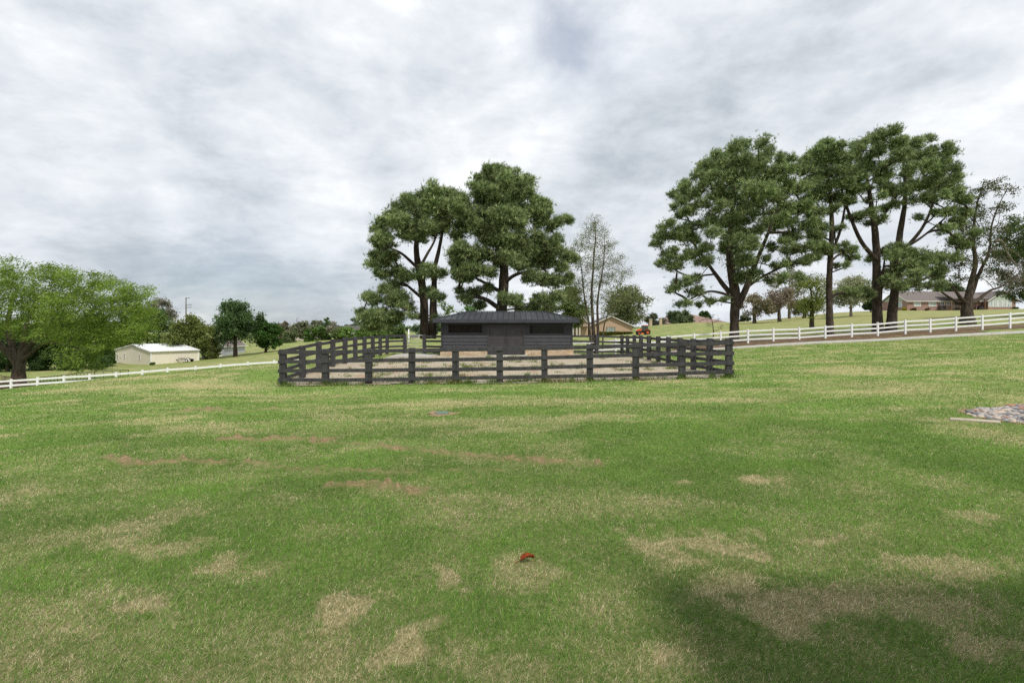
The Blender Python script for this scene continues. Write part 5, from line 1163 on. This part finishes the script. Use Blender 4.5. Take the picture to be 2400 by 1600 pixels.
def gate_pillar(u, label):
    Y = 172; X = (u-CX)/F*Y; z = gz1(X, Y); t = thing('gate_pillar', label, 'pillar', (X, Y, z), 'stone gate pillars by the dark trees')
    MB().box(X-.45, X+.45, Y-.45, Y+.45, z-.4, z+2.1).build('shaft', M['stone'], t)
    MB().box(X-.58, X+.58, Y-.58, Y+.58, z+2.105, z+2.3).build('cap', M['concrete'], t)
gate_pillar(1524.5, 'left stone gate pillar under the dark trees beyond the tractor')
gate_pillar(1548, 'right stone gate pillar under the dark trees beyond the tractor')
def iron_gate():
    Y = 172; x0, x1 = (1528-CX)/F*Y, (1545-CX)/F*Y; z = gz1((x0+x1)/2, Y); mb = MB()
    for i in range(17): a = x0+(x1-x0)*i/16; mb.tube([(a,Y,z+.05),(a,Y,z+1.7)], .025, 4)
    for h in (.2, 1.0, 1.65): mb.beam((x0,Y,z+h),(x1,Y,z+h),.05,.07)
    tag(mb.build('iron_gate', M['dark_metal'], None), 'dark iron gate hung between the two stone pillars', 'gate')
iron_gate()

# ranch house on the hill
def ranch():
    Y = 165; z = lambda v: P(0, v, Y)[2]; xx = lambda u: (u-CX)/F*Y; zb = z(726)
    t = thing('ranch_house', 'long low red brick ranch house with a pale green gable on the hill', 'house', (xx(2240), Y, zb))
    x0, x1 = xx(2126), xx(2371)
    w, r = gable_house(x0, xx(2300), Y, Y+11, zb-1, z(704.5), z(681.5), .55, 'x', M['red_brick'], M['shingle'], t, M['trim'], .16)
    # pale green end gable and right wing
    g = MB(); g.prismx([(Y+.02,z(704)),(Y+10.98,z(704)),(Y+5.5,z(683))], x0-.05, x0-.004); g.build('end_gable', M['sage'], t)
    yw = Y-2.0; wx0, wx1 = xx(2302), xx(2366); 
    gable_house(wx0, wx1, yw, Y+10, zb-1, z(704), z(683), .75, 'y', M['red_brick'], M['shingle'], t, M['trim'], .16)
    gg = MB(); gg.prism([(wx0+.05,z(704)),(wx1-.05,z(704)),((wx0+wx1)/2,z(685.5))], yw-.06, yw-.004); gg.build('front_gable', M['sage'], t)
    ve = MB(); c = (wx0+wx1)/2; ve.disc((c, yw-.08, z(693)), (0,1,0), .55, .05, 16); 
    for k in range(5): ve.box(c-.45, c+.45, yw-.13, yw-.106, z(693)-.4+k*.18, z(693)-.32+k*.18)
    ve.build('gable_vent', M['trim'], t)
    dc = MB(); dc.tube([(c-.35,yw-.12,z(699)),(c,yw-.12,z(696)),(c+.4,yw-.12,z(696.5)),(c+.2,yw-.12,z(699.5))], .06, 5).tube([(c-.1,yw-.12,z(696)),(c-.3,yw-.12,z(698))], .05, 5); dc.build('gable_ornament', M['dark_metal'], t)
    for i in range(5):
        a = 2304+i*10.8; window(t, xx(a), xx(a+8.2), z(718.5), z(705.5), yw, M['white_vinyl'], M['curtain_glass'], 2, 3, .14)
    for a, b_ in ((2142.5,2157),(2177.5,2193)): window(t, xx(a), xx(b_), z(716.5), z(706.5), Y, M['white_vinyl'], M['curtain_glass'], 4, 2, .14)
    for a, b_ in ((2205,2212.5),(2219,2230)): window(t, xx(a), xx(b_), z(715), z(706.5), Y, M['white_vinyl'], M['glass'], 2, 2, .12)
    MB().box(xx(2238), xx(2252), Y-.05, Y-.006, zb, z(705.5)).build('porch_door', M['porch_dark'], t)
    # porch
    py = Y-3.2; pr = MB(); pr.prismx([(py,z(701.5)),(Y+1.5,z(688)),(Y+1.5,z(686.6)),(py,z(700))], xx(2205), xx(2296)); pr.build('porch_roof', M['shingle'], t)
    MB().box(xx(2205), xx(2296), py+.01, py+.16, z(703.2), z(701.7)).build('porch_beam', M['porch_dark'], t)
    for u in (2210, 2231, 2254, 2288): MB().box(xx(u)-.13, xx(u)+.13, py+.02, py+.28, zb-.4, z(703.4)).build('porch_post', M['brown_wood'], t)
    rl = MB()
    for h in (.35, 1.0): rl.beam((xx(2211),py+.15,zb+.3+h),(xx(2254),py+.15,zb+.3+h),.06,.08)
    for i in range(30): a = xx(2211)+(xx(2254)-xx(2211))*i/29; rl.box(a-.03, a+.03, py+.13, py+.17, zb+.65, zb+1.3)
    rl.build('porch_railing', M['wood_grey'], t)
    wy = xx(2110)
    window(t, Y+2.2, Y+4.4, z(718), z(707), x0-.0, M['white_vinyl'], M['curtain_glass'], 2, 2, .14, facing='x')
    for u in (2196, 2286):
        b = MB(); b.box(xx(u)-.2, xx(u+12), Y-1.6, Y-.8, zb, z(717)); b.build('porch_bench', M['porch_dark'], t)
    MB().box(xx(2371)-.5, xx(2388), Y+2, Y+7, zb+2.0, zb+2.25).build('carport_roof', M['trim'], t)
    for y in (Y+2.2, Y+6.8): MB().box(xx(2387)-.2, xx(2387), y-.1, y+.1, zb-.8, zb+2.0).build('carport_post', M['trim'], t)
ranch()
hs = 'low shrubs along the ranch house wall'
for u, lab, c in ((2118, 'yellow flowering shrub at the left end of the ranch house', ((.25,.22,.02),(.45,.40,.04))), (2140, 'reddish low shrub under the ranch house\'s first window', ((.10,.06,.03),(.17,.10,.05))), (2172, 'reddish low shrub between the ranch house\'s first two windows', ((.10,.06,.03),(.17,.10,.05))), (2380, 'grey green low shrub past the right gable of the ranch house', (D1, D2))):
    shrub('low_shrub', lab, u, 724, 162, 12, 6, *c, group=hs, n=6, nl=20)

# ------------------------------------------------------------------ small things on the lawn
def valve_lid():
    x, y = hit(1036, 970); z = gz1(x, y)
    t = thing('valve_lid', 'green blue round valve lid set flush in a ring of bare soil', 'valve lid', (x, y, z))
    n = 24
    r = MB(); vs = []; 
    for i in range(n):
        a = i/n*6.283; k = 1+.25*math.sin(3*a+1)+.1*math.sin(7*a); vs.append((x+math.cos(a)*.33*k, y+math.sin(a)*.33*k, z+.012)); 
    r.add(vs+[(x,y,z+.035)], [(i, (i+1)%n, n) for i in range(n)]); r.build('soil_ring', M['soil_ring'], t)
    MB().disc((x, y, z+.018), (0,0,1), .16, .05, 24).build('lid', M['valve'], t, bevel=.008)
valve_lid()
def fallen_leaf():
    x, y = hit(1236, 1322); z = gz1(x, y)+.022
    ls = []; n = 9
    for i in range(n):
        f = i/(n-1); w = .032*math.sin(math.pi*min(1, f*.93+.05))**.8; cx_ = (f-.5)*.10; cz = .014*math.sin(f*2.6)+.012*f; cy = .02*math.sin(f*3)
        for k, s in enumerate((-1,-.5,0,.5,1)): ls.append((x+cx_, y+cy+w*s, z+cz+.018*s*s-.006*(1-abs(s))+.02*s*(.5-f)))
    fs = [(i*5+j, i*5+j+1, i*5+6+j, i*5+5+j) for i in range(n-1) for j in range(4)]
    mb = MB().add(ls, fs); mb.tube([(x-.06,y,z),(x-.085,y-.01,z-.01)], .003, 5)
    o = mb.build('fallen_leaf', M['dead_leaf'], None, True); so = o.modifiers.new('thick', 'SOLIDIFY'); so.thickness = .0012
    tag(o, 'curled rust red dead leaf lying on the near lawn', 'leaf')
fallen_leaf()
# river stones in the bed at the right
def stone_bed():
    struct(sheet('stone_bed_soil', lambda x, y: in_poly(BEDC.mean(0)+(BEDC-BEDC.mean(0))*np.array([1.06,1.28]), x, y), BEDC[:,0].min()-.6, BEDC[:,0].max()+.6, BEDC[:,1].min()-.5, BEDC[:,1].max()+.5, .06, .012, M['soil_ring'], .35))
    mats = [mat_noise('river_stone_grey', (.27,.25,.235), (.46,.43,.41), 8, .75, 6, .2, 40), mat_noise('river_stone_tan', (.40,.32,.25), (.58,.49,.40), 8, .75, 6, .2, 40), mat_noise('river_stone_dark', (.12,.12,.13), (.24,.24,.25), 8, .7, 6, .2, 40), mat_noise('river_stone_red', (.30,.14,.09), (.42,.23,.16), 8, .75, 6, .2, 40)]
    labs = ['grey rounded river stone in the stone bed on the right lawn', 'tan rounded river stone in the stone bed on the right lawn', 'dark slate rounded river stone in the stone bed on the right lawn', 'reddish rounded river stone in the stone bed on the right lawn']
    meshes = []
    for k in range(12):
        import bmesh
        bm = bmesh.new(); bmesh.ops.create_icosphere(bm, subdivisions=2, radius=1)
        a = np.array([random.uniform(.75,1.25), random.uniform(.65,1.0), random.uniform(.45,.65)]); ph = rng.random(3)*9
        for v in bm.verts:
            c = np.array(v.co); d = 1+.16*math.sin(c[0]*2.3+ph[0])+.13*math.sin(c[1]*2.9+ph[1])+.1*math.sin(c[2]*3.1+c[0]*2+ph[2]); v.co = c*a*d
        me = bpy.data.meshes.new('river_stone'); bm.to_mesh(me); bm.free(); me.polygons.foreach_set('use_smooth', [True]*len(me.polygons)); me.materials.append(mats[[0,0,1,2,0,1,3,2,0,1,0,2][k]]); meshes.append((me, [0,0,1,2,0,1,3,2,0,1,0,2][k]))
    placed = []; tries = 0
    while len(placed) < 290 and tries < 30000:
        tries += 1
        x = random.uniform(BEDC[:,0].min(), min(BEDC[:,0].max(), 10.6)); y = random.uniform(BEDC[:,1].min(), BEDC[:,1].max())
        if not in_poly(BEDC, np.array([x]), np.array([y]))[0]: continue
        r = random.choice((.035,.045,.05,.06,.07)); 
        ov = sum(1 for q in placed if (q[0]-x)**2+(q[1]-y)**2 < (.80*(q[2]+r))**2)
        if ov > 0: continue
        placed.append((x, y, r))
    for x, y, r in placed:
        me, k = random.choice(meshes); o = bpy.data.objects.new('river_stone', me); COL.objects.link(o)
        o.location = (x, y, gz1(x, y)+r*.12+random.random()*.012); o.rotation_euler = (random.uniform(-.3,.3), random.uniform(-.3,.3), random.uniform(0,6.28)); o.scale = (r*1.12,)*3
        tag(o, labs[k], 'stone', ['grey river stones','tan river stones','dark river stones','reddish river stones'][k])
    a, b_ = hit(2226, 983), hit(2345, 991)
    mb = MB(); mb.beam((a[0],a[1],gz1(*a)+.002),(b_[0],b_[1],gz1(*b_)+.002), .22, .05)
    tag(mb.build('edging_slab', mat_noise('buff_concrete', (.34,.29,.22), (.50,.44,.35), 6, .9, 8, .2, 40), None, bevel=.01), 'pale concrete edging slab along the near side of the river stones', 'slab')
stone_bed()
# weeds in the pen
def weeds():
    Vs, Cs = [], []; n = 900
    x = rng.random(n)*17-8.9; y = 20.6+rng.random(n)*17.5
    w = fbm(x*.4+3, y*.4, 3); k = (rng.random(n) < sstep(.42,.6,w)) | (rng.random(n) < np.where(y < 22.2, .30, .07)); k &= in_pen(x, y, -.2) & (y > 21.15-1.1*(x+9.5)/18+.1); k &= ~((x > -8.3) & (x < -5.1) & (y > 33)); k &= ~((x > -5.2) & (x < 4.5) & (y > 35.4))
    x, y = x[k], y[k]
    fx = rng.random(60)*18-9.5; fx = np.concatenate([fx]+[np.full(3, p[0])+rng.normal(0,.16,3) for p in front]); fy = 21.2-1.1*(fx+9.47)/17.97-.16+rng.normal(0,.09,len(fx)); x = np.append(x, fx); y = np.append(y, fy)
    for a, b_ in zip(x, y):
        m = random.randint(14, 46); sp = random.uniform(.06, .22); h = random.uniform(.05, .2)*(1.2 if b_ < 22 else .9)
        q = rng.normal(0, sp, (m,2)); z = gz(a+q[:,0], b_+q[:,1])
        base = np.stack([a+q[:,0], b_+q[:,1], z], -1); d = np.concatenate([rng.normal(0,.5,(m,2)), np.ones((m,1))], 1); tip = base+d*h*(.5+rng.random((m,1)))
        sd = rng.normal(0,1,(m,3)); sd[:,2] = 0; sd /= np.linalg.norm(sd, axis=1)[:,None]
        Vs.append(np.stack([base-sd*.012, base+sd*.012, tip], 1).reshape(-1,3)); g = rng.random((m,1)); dr = random.random()
        c = (np.array((.07,.12,.025))*(1-g)+np.array((.16,.23,.05))*g) if dr < .7 else (np.array((.17,.15,.06))*(1-g)+np.array((.30,.26,.12))*g); Cs.append(np.repeat(c, 3, 0))
    V = np.concatenate(Vs); o = link('weeds', fast_mesh('weeds', V, np.arange(len(V)).reshape(-1,3), 3, np.concatenate(Cs)), M['grass'])
    tag(o, 'scattered weeds growing through the gravel of the pen', 'weeds', kind='stuff')
weeds()

# house beside the photographer (out of frame): its corner throws the shade on the near right lawn
def own_house():
    t = thing('unseen_home', 'unseen pale home beside the lawn whose eave shades the near right grass, rear wing added', 'house', (7, -3, 0))
    MB().box(3.3, 14, -22, .05, -.6, 3.95).build('wall', M['house_pale'], t)  # unseen wall coloured pale to bounce light onto the shaded lawn
    MB().box(-22, 3.29, -22, -13.2, -1.2, 3.0).build('added_rear_wall', M['red_brick'], t)  # unseen wing added to give the shed windows a dark reflection
    MB().add([(-22.6,-12.6,3.02),(3.0,-12.6,3.02),(3.0,-22.6,3.02),(-22.6,-22.6,3.02),(-18,-17.6,5.4),(3.0,-17.6,5.4)], [(0,1,5,4)[::-1],(2,3,4,5)[::-1],(3,0,4)[::-1],(1,2,5)[::-1],(0,3,2,1)[::-1]]).build('added_rear_roof', M['shingle'], t)  # roof of the added wing, also out of view
    MB().box(2.40, 14.6, -22.6, .72, 3.98, 4.25).build('eave', M['trim'], t)
    MB().add([(2.40,.72,4.255),(14.6,.72,4.255),(14.6,-22.6,4.255),(2.40,-22.6,4.255),(8.5,-5.4,6.2),(8.5,-16.4,6.2)], [(0,4,1),(1,4,5,2),(2,5,3),(3,5,4,0)]).build('roof', M['shingle'], t)
own_house()

# far hills on the horizon
def hills():
    n = 160; a = np.radians(np.linspace(20, 160, n)); V, Fq = [], []
    for r, hb in ((3200, 0), (3600, 1), (4200, 0)):
        for k in range(n): V.append((r*math.cos(a[k]), r*math.sin(a[k]), (-60 if hb == 0 else -2+30*float(fbm(np.array([k*.09]), np.array([3.3]), 4)[0]))))
    for j in range(2):
        for k in range(n-1): Fq.append((j*n+k, j*n+k+1, (j+1)*n+k+1, (j+1)*n+k)[::-1])
    mb = MB(); mb.add(V, Fq); o = mb.build('hills', mat_noise('wooded_hills', (.035,.055,.03), (.06,.085,.045), .004, .95, 6), None, True); struct(o)
hills()

# ------------------------------------------------------------------ sky and sun
def sky():
    w = bpy.data.worlds.new('World'); sc.world = w; w.use_nodes = True; N, L = w.node_tree.nodes, w.node_tree.links
    bg = N['Background']; bg.inputs['Strength'].default_value = .1
    tc = N.new('ShaderNodeTexCoord')
    def vm(op, a, b=None, out=0):
        x = N.new('ShaderNodeVectorMath'); x.operation = op
        for i, q in enumerate((a, b)):
            if q is None: continue
            if isinstance(q, tuple): x.inputs[i].default_value = q
            else: L.new(q, x.inputs[i])
        return x.outputs[out]
    def mth(op, a, b=0., c=None, clamp=False):
        x = N.new('ShaderNodeMath'); x.operation = op; x.use_clamp = clamp
        for i, q in enumerate((a, b, c)):
            if q is None: continue
            if isinstance(q, (int, float)): x.inputs[i].default_value = q
            else: L.new(q, x.inputs[i])
        return x.outputs[0]
    D = vm('NORMALIZE', tc.outputs['Generated']); sx = N.new('ShaderNodeSeparateXYZ'); L.new(D, sx.inputs[0])
    zc = mth('ADD', mth('MAXIMUM', sx.outputs['Z'], .0), .24)
    cp = N.new('ShaderNodeCombineXYZ'); L.new(mth('DIVIDE', sx.outputs['X'], zc), cp.inputs[0]); L.new(mth('DIVIDE', sx.outputs['Y'], zc), cp.inputs[1])
    PL = cp.outputs[0]
    def noise(vec, scale, det, rough, off=(0,0,0), dist=0, st=(1,1,1)):
        mp = N.new('ShaderNodeMapping'); mp.inputs['Location'].default_value = off; mp.inputs['Scale'].default_value = st; L.new(vec, mp.inputs[0])
        n = N.new('ShaderNodeTexNoise'); n.inputs['Scale'].default_value = scale; n.inputs['Detail'].default_value = det; n.inputs['Roughness'].default_value = rough; n.inputs['Distortion'].default_value = dist
        L.new(mp.outputs[0], n.inputs['Vector']); return n.outputs['Fac'], n.outputs['Color']
    big, _ = noise(PL, .55, 8, .55, (3.1, 1.7, 0), .35)
    fin, _ = noise(PL, 2.6, 12, .64, (7.7, 2.2, 1), .25, (.9, 1.1, 1)); puf, _ = noise(D, 6.5, 12, .60, (2.2, 1.1, 4), .2, (1, 1, 1.9))
    ang, wcol = noise(D, 3.2, 6, .6, (0, 0, 5))
    # direction bent by noise, for the placed bright and dark cloud masses
    bent = vm('NORMALIZE', vm('ADD', D, vm('MULTIPLY', vm('SUBTRACT', wcol, (.5,.5,.5)), (.42,.42,.30))))
    def blob(u, v, r):
        d = np.array([(u-CX)/F, 1, -(v-HZ)/F]); d /= np.linalg.norm(d)
        dt = vm('DOT_PRODUCT', bent, tuple(d), 1); s = r/F
        return mth('EXPONENT', mth('MULTIPLY', mth('SUBTRACT', dt, 1.), 2/(s*s)))
    t = mth('ADD', .585, mth('MULTIPLY', mth('SUBTRACT', big, .5), SKY_BIG)); t = mth('ADD', t, mth('MULTIPLY', mth('SUBTRACT', fin, .5), SKY_FIN)); t = mth('ADD', t, mth('MULTIPLY', mth('SUBTRACT', puf, .5), 1.25))
    for u, v, r, a in BLOBS: t = mth('ADD', t, mth('MULTIPLY', blob(u, v, r*1.25), a*.72))
    rp = N.new('ShaderNodeValToRGB'); e = rp.color_ramp.elements
    e[0].position = 0; e[0].color = (*[SKY_GAIN*q for q in (.37,.42,.475)], 1); e[1].position = 1; e[1].color = (*[SKY_GAIN*q for q in (.90,.92,.94)], 1)
    for p, c in ((.25,(.48,.525,.575)),(.5,(.62,.655,.70)),(.75,(.74,.77,.805))):
        q = e.new(p); q.color = (*[SKY_GAIN*k for k in c], 1)
    L.new(t, rp.inputs[0])
    x10 = vm('SCALE', rp.outputs[0]); x10.node.inputs['Scale'].default_value = 10.0
    ns = N.new('ShaderNodeTexSky'); ns.sky_type = 'NISHITA'; ns.sun_disc = False; ns.sun_elevation = R(SUN_EL); ns.sun_rotation = R(SUN_AZ)
    # cloud cover: nearly closed, with a thin blue gap high in the middle and a few faint ones
    gap = mth('MULTIPLY', blob(1395, 60, 120), .26); gap = mth('ADD', gap, mth('MULTIPLY', blob(1330, 10, 90), .35)); gap = mth('ADD', gap, mth('MULTIPLY', blob(560, 745, 170), .28))
    gap = mth('MULTIPLY', gap, mth('MULTIPLY_ADD', fin, 1.6, .1), clamp=True)
    mx = N.new('ShaderNodeMix'); mx.data_type = 'RGBA'; L.new(gap, mx.inputs[0]); L.new(x10, mx.inputs[6]); L.new(ns.outputs[0], mx.inputs[7])
    L.new(mx.outputs[2], bg.inputs['Color'])
SKY_BIG, SKY_FIN, SKY_GAIN = .7, .95, .97
SUN_EL = 54; SUN_D = np.array([.49,-.87]); SUN_AZ = math.degrees(math.atan2(SUN_D[0], SUN_D[1]))
BLOBS = [(860,40,170,.18),(760,120,120,.10),(1395,60,120,.22),(720,470,90,.30),(830,560,60,.28),(860,410,50,.22),(1110,385,70,.22),(330,440,70,.18),(100,500,60,.15),(1780,300,90,.22),(2300,380,130,.22),(2250,180,160,.14),(1560,60,130,.16),(1250,260,150,.08),(200,150,260,.12),
 (1530,330,120,-.34),(1640,250,120,-.22),(1880,70,200,-.30),(2120,40,130,-.16),(1320,470,80,-.22),(250,490,110,-.16),(420,520,120,-.16),(120,580,150,-.08),(560,610,130,-.10),(620,725,190,-.22),(400,730,170,-.12),(780,735,130,-.26),(860,220,150,-.16),(620,240,120,-.10),(1010,290,110,-.12),(900,330,90,-.10),(1900,420,150,-.12)]
sky()
sun = bpy.data.lights.new('sun', 'SUN'); sun.energy = 2.5; sun.angle = R(3.5); sun.color = (1, .95, .87)
so = bpy.data.objects.new('sun', sun); COL.objects.link(so)
from mathutils import Vector
d = Vector((SUN_D[0], SUN_D[1], math.tan(R(SUN_EL))*float(np.hypot(*SUN_D)))).normalized()
so.rotation_euler = d.to_track_quat('Z', 'Y').to_euler(); so.location = (20, -40, 60)

cam = bpy.data.cameras.new('camera'); cam.lens = 18; cam.sensor_width = 36; cam.sensor_fit = 'HORIZONTAL'; cam.shift_y = -(800-HZ)/2400; cam.clip_start = .05; cam.clip_end = 20000
co = bpy.data.objects.new('camera', cam); COL.objects.link(co); co.location = (0,0,CAMH+gz1(0,0)); co.rotation_euler = (R(90),0,0); sc.camera = co
sc.view_settings.view_transform = 'Standard'; sc.view_settings.look = 'None'; sc.view_settings.exposure = .32; sc.view_settings.gamma = 1
sc.cycles.max_bounces = 6; sc.cycles.diffuse_bounces = 3; sc.cycles.transmission_bounces = 4; sc.cycles.sample_clamp_indirect = 4
sc.cycles.use_denoising = False
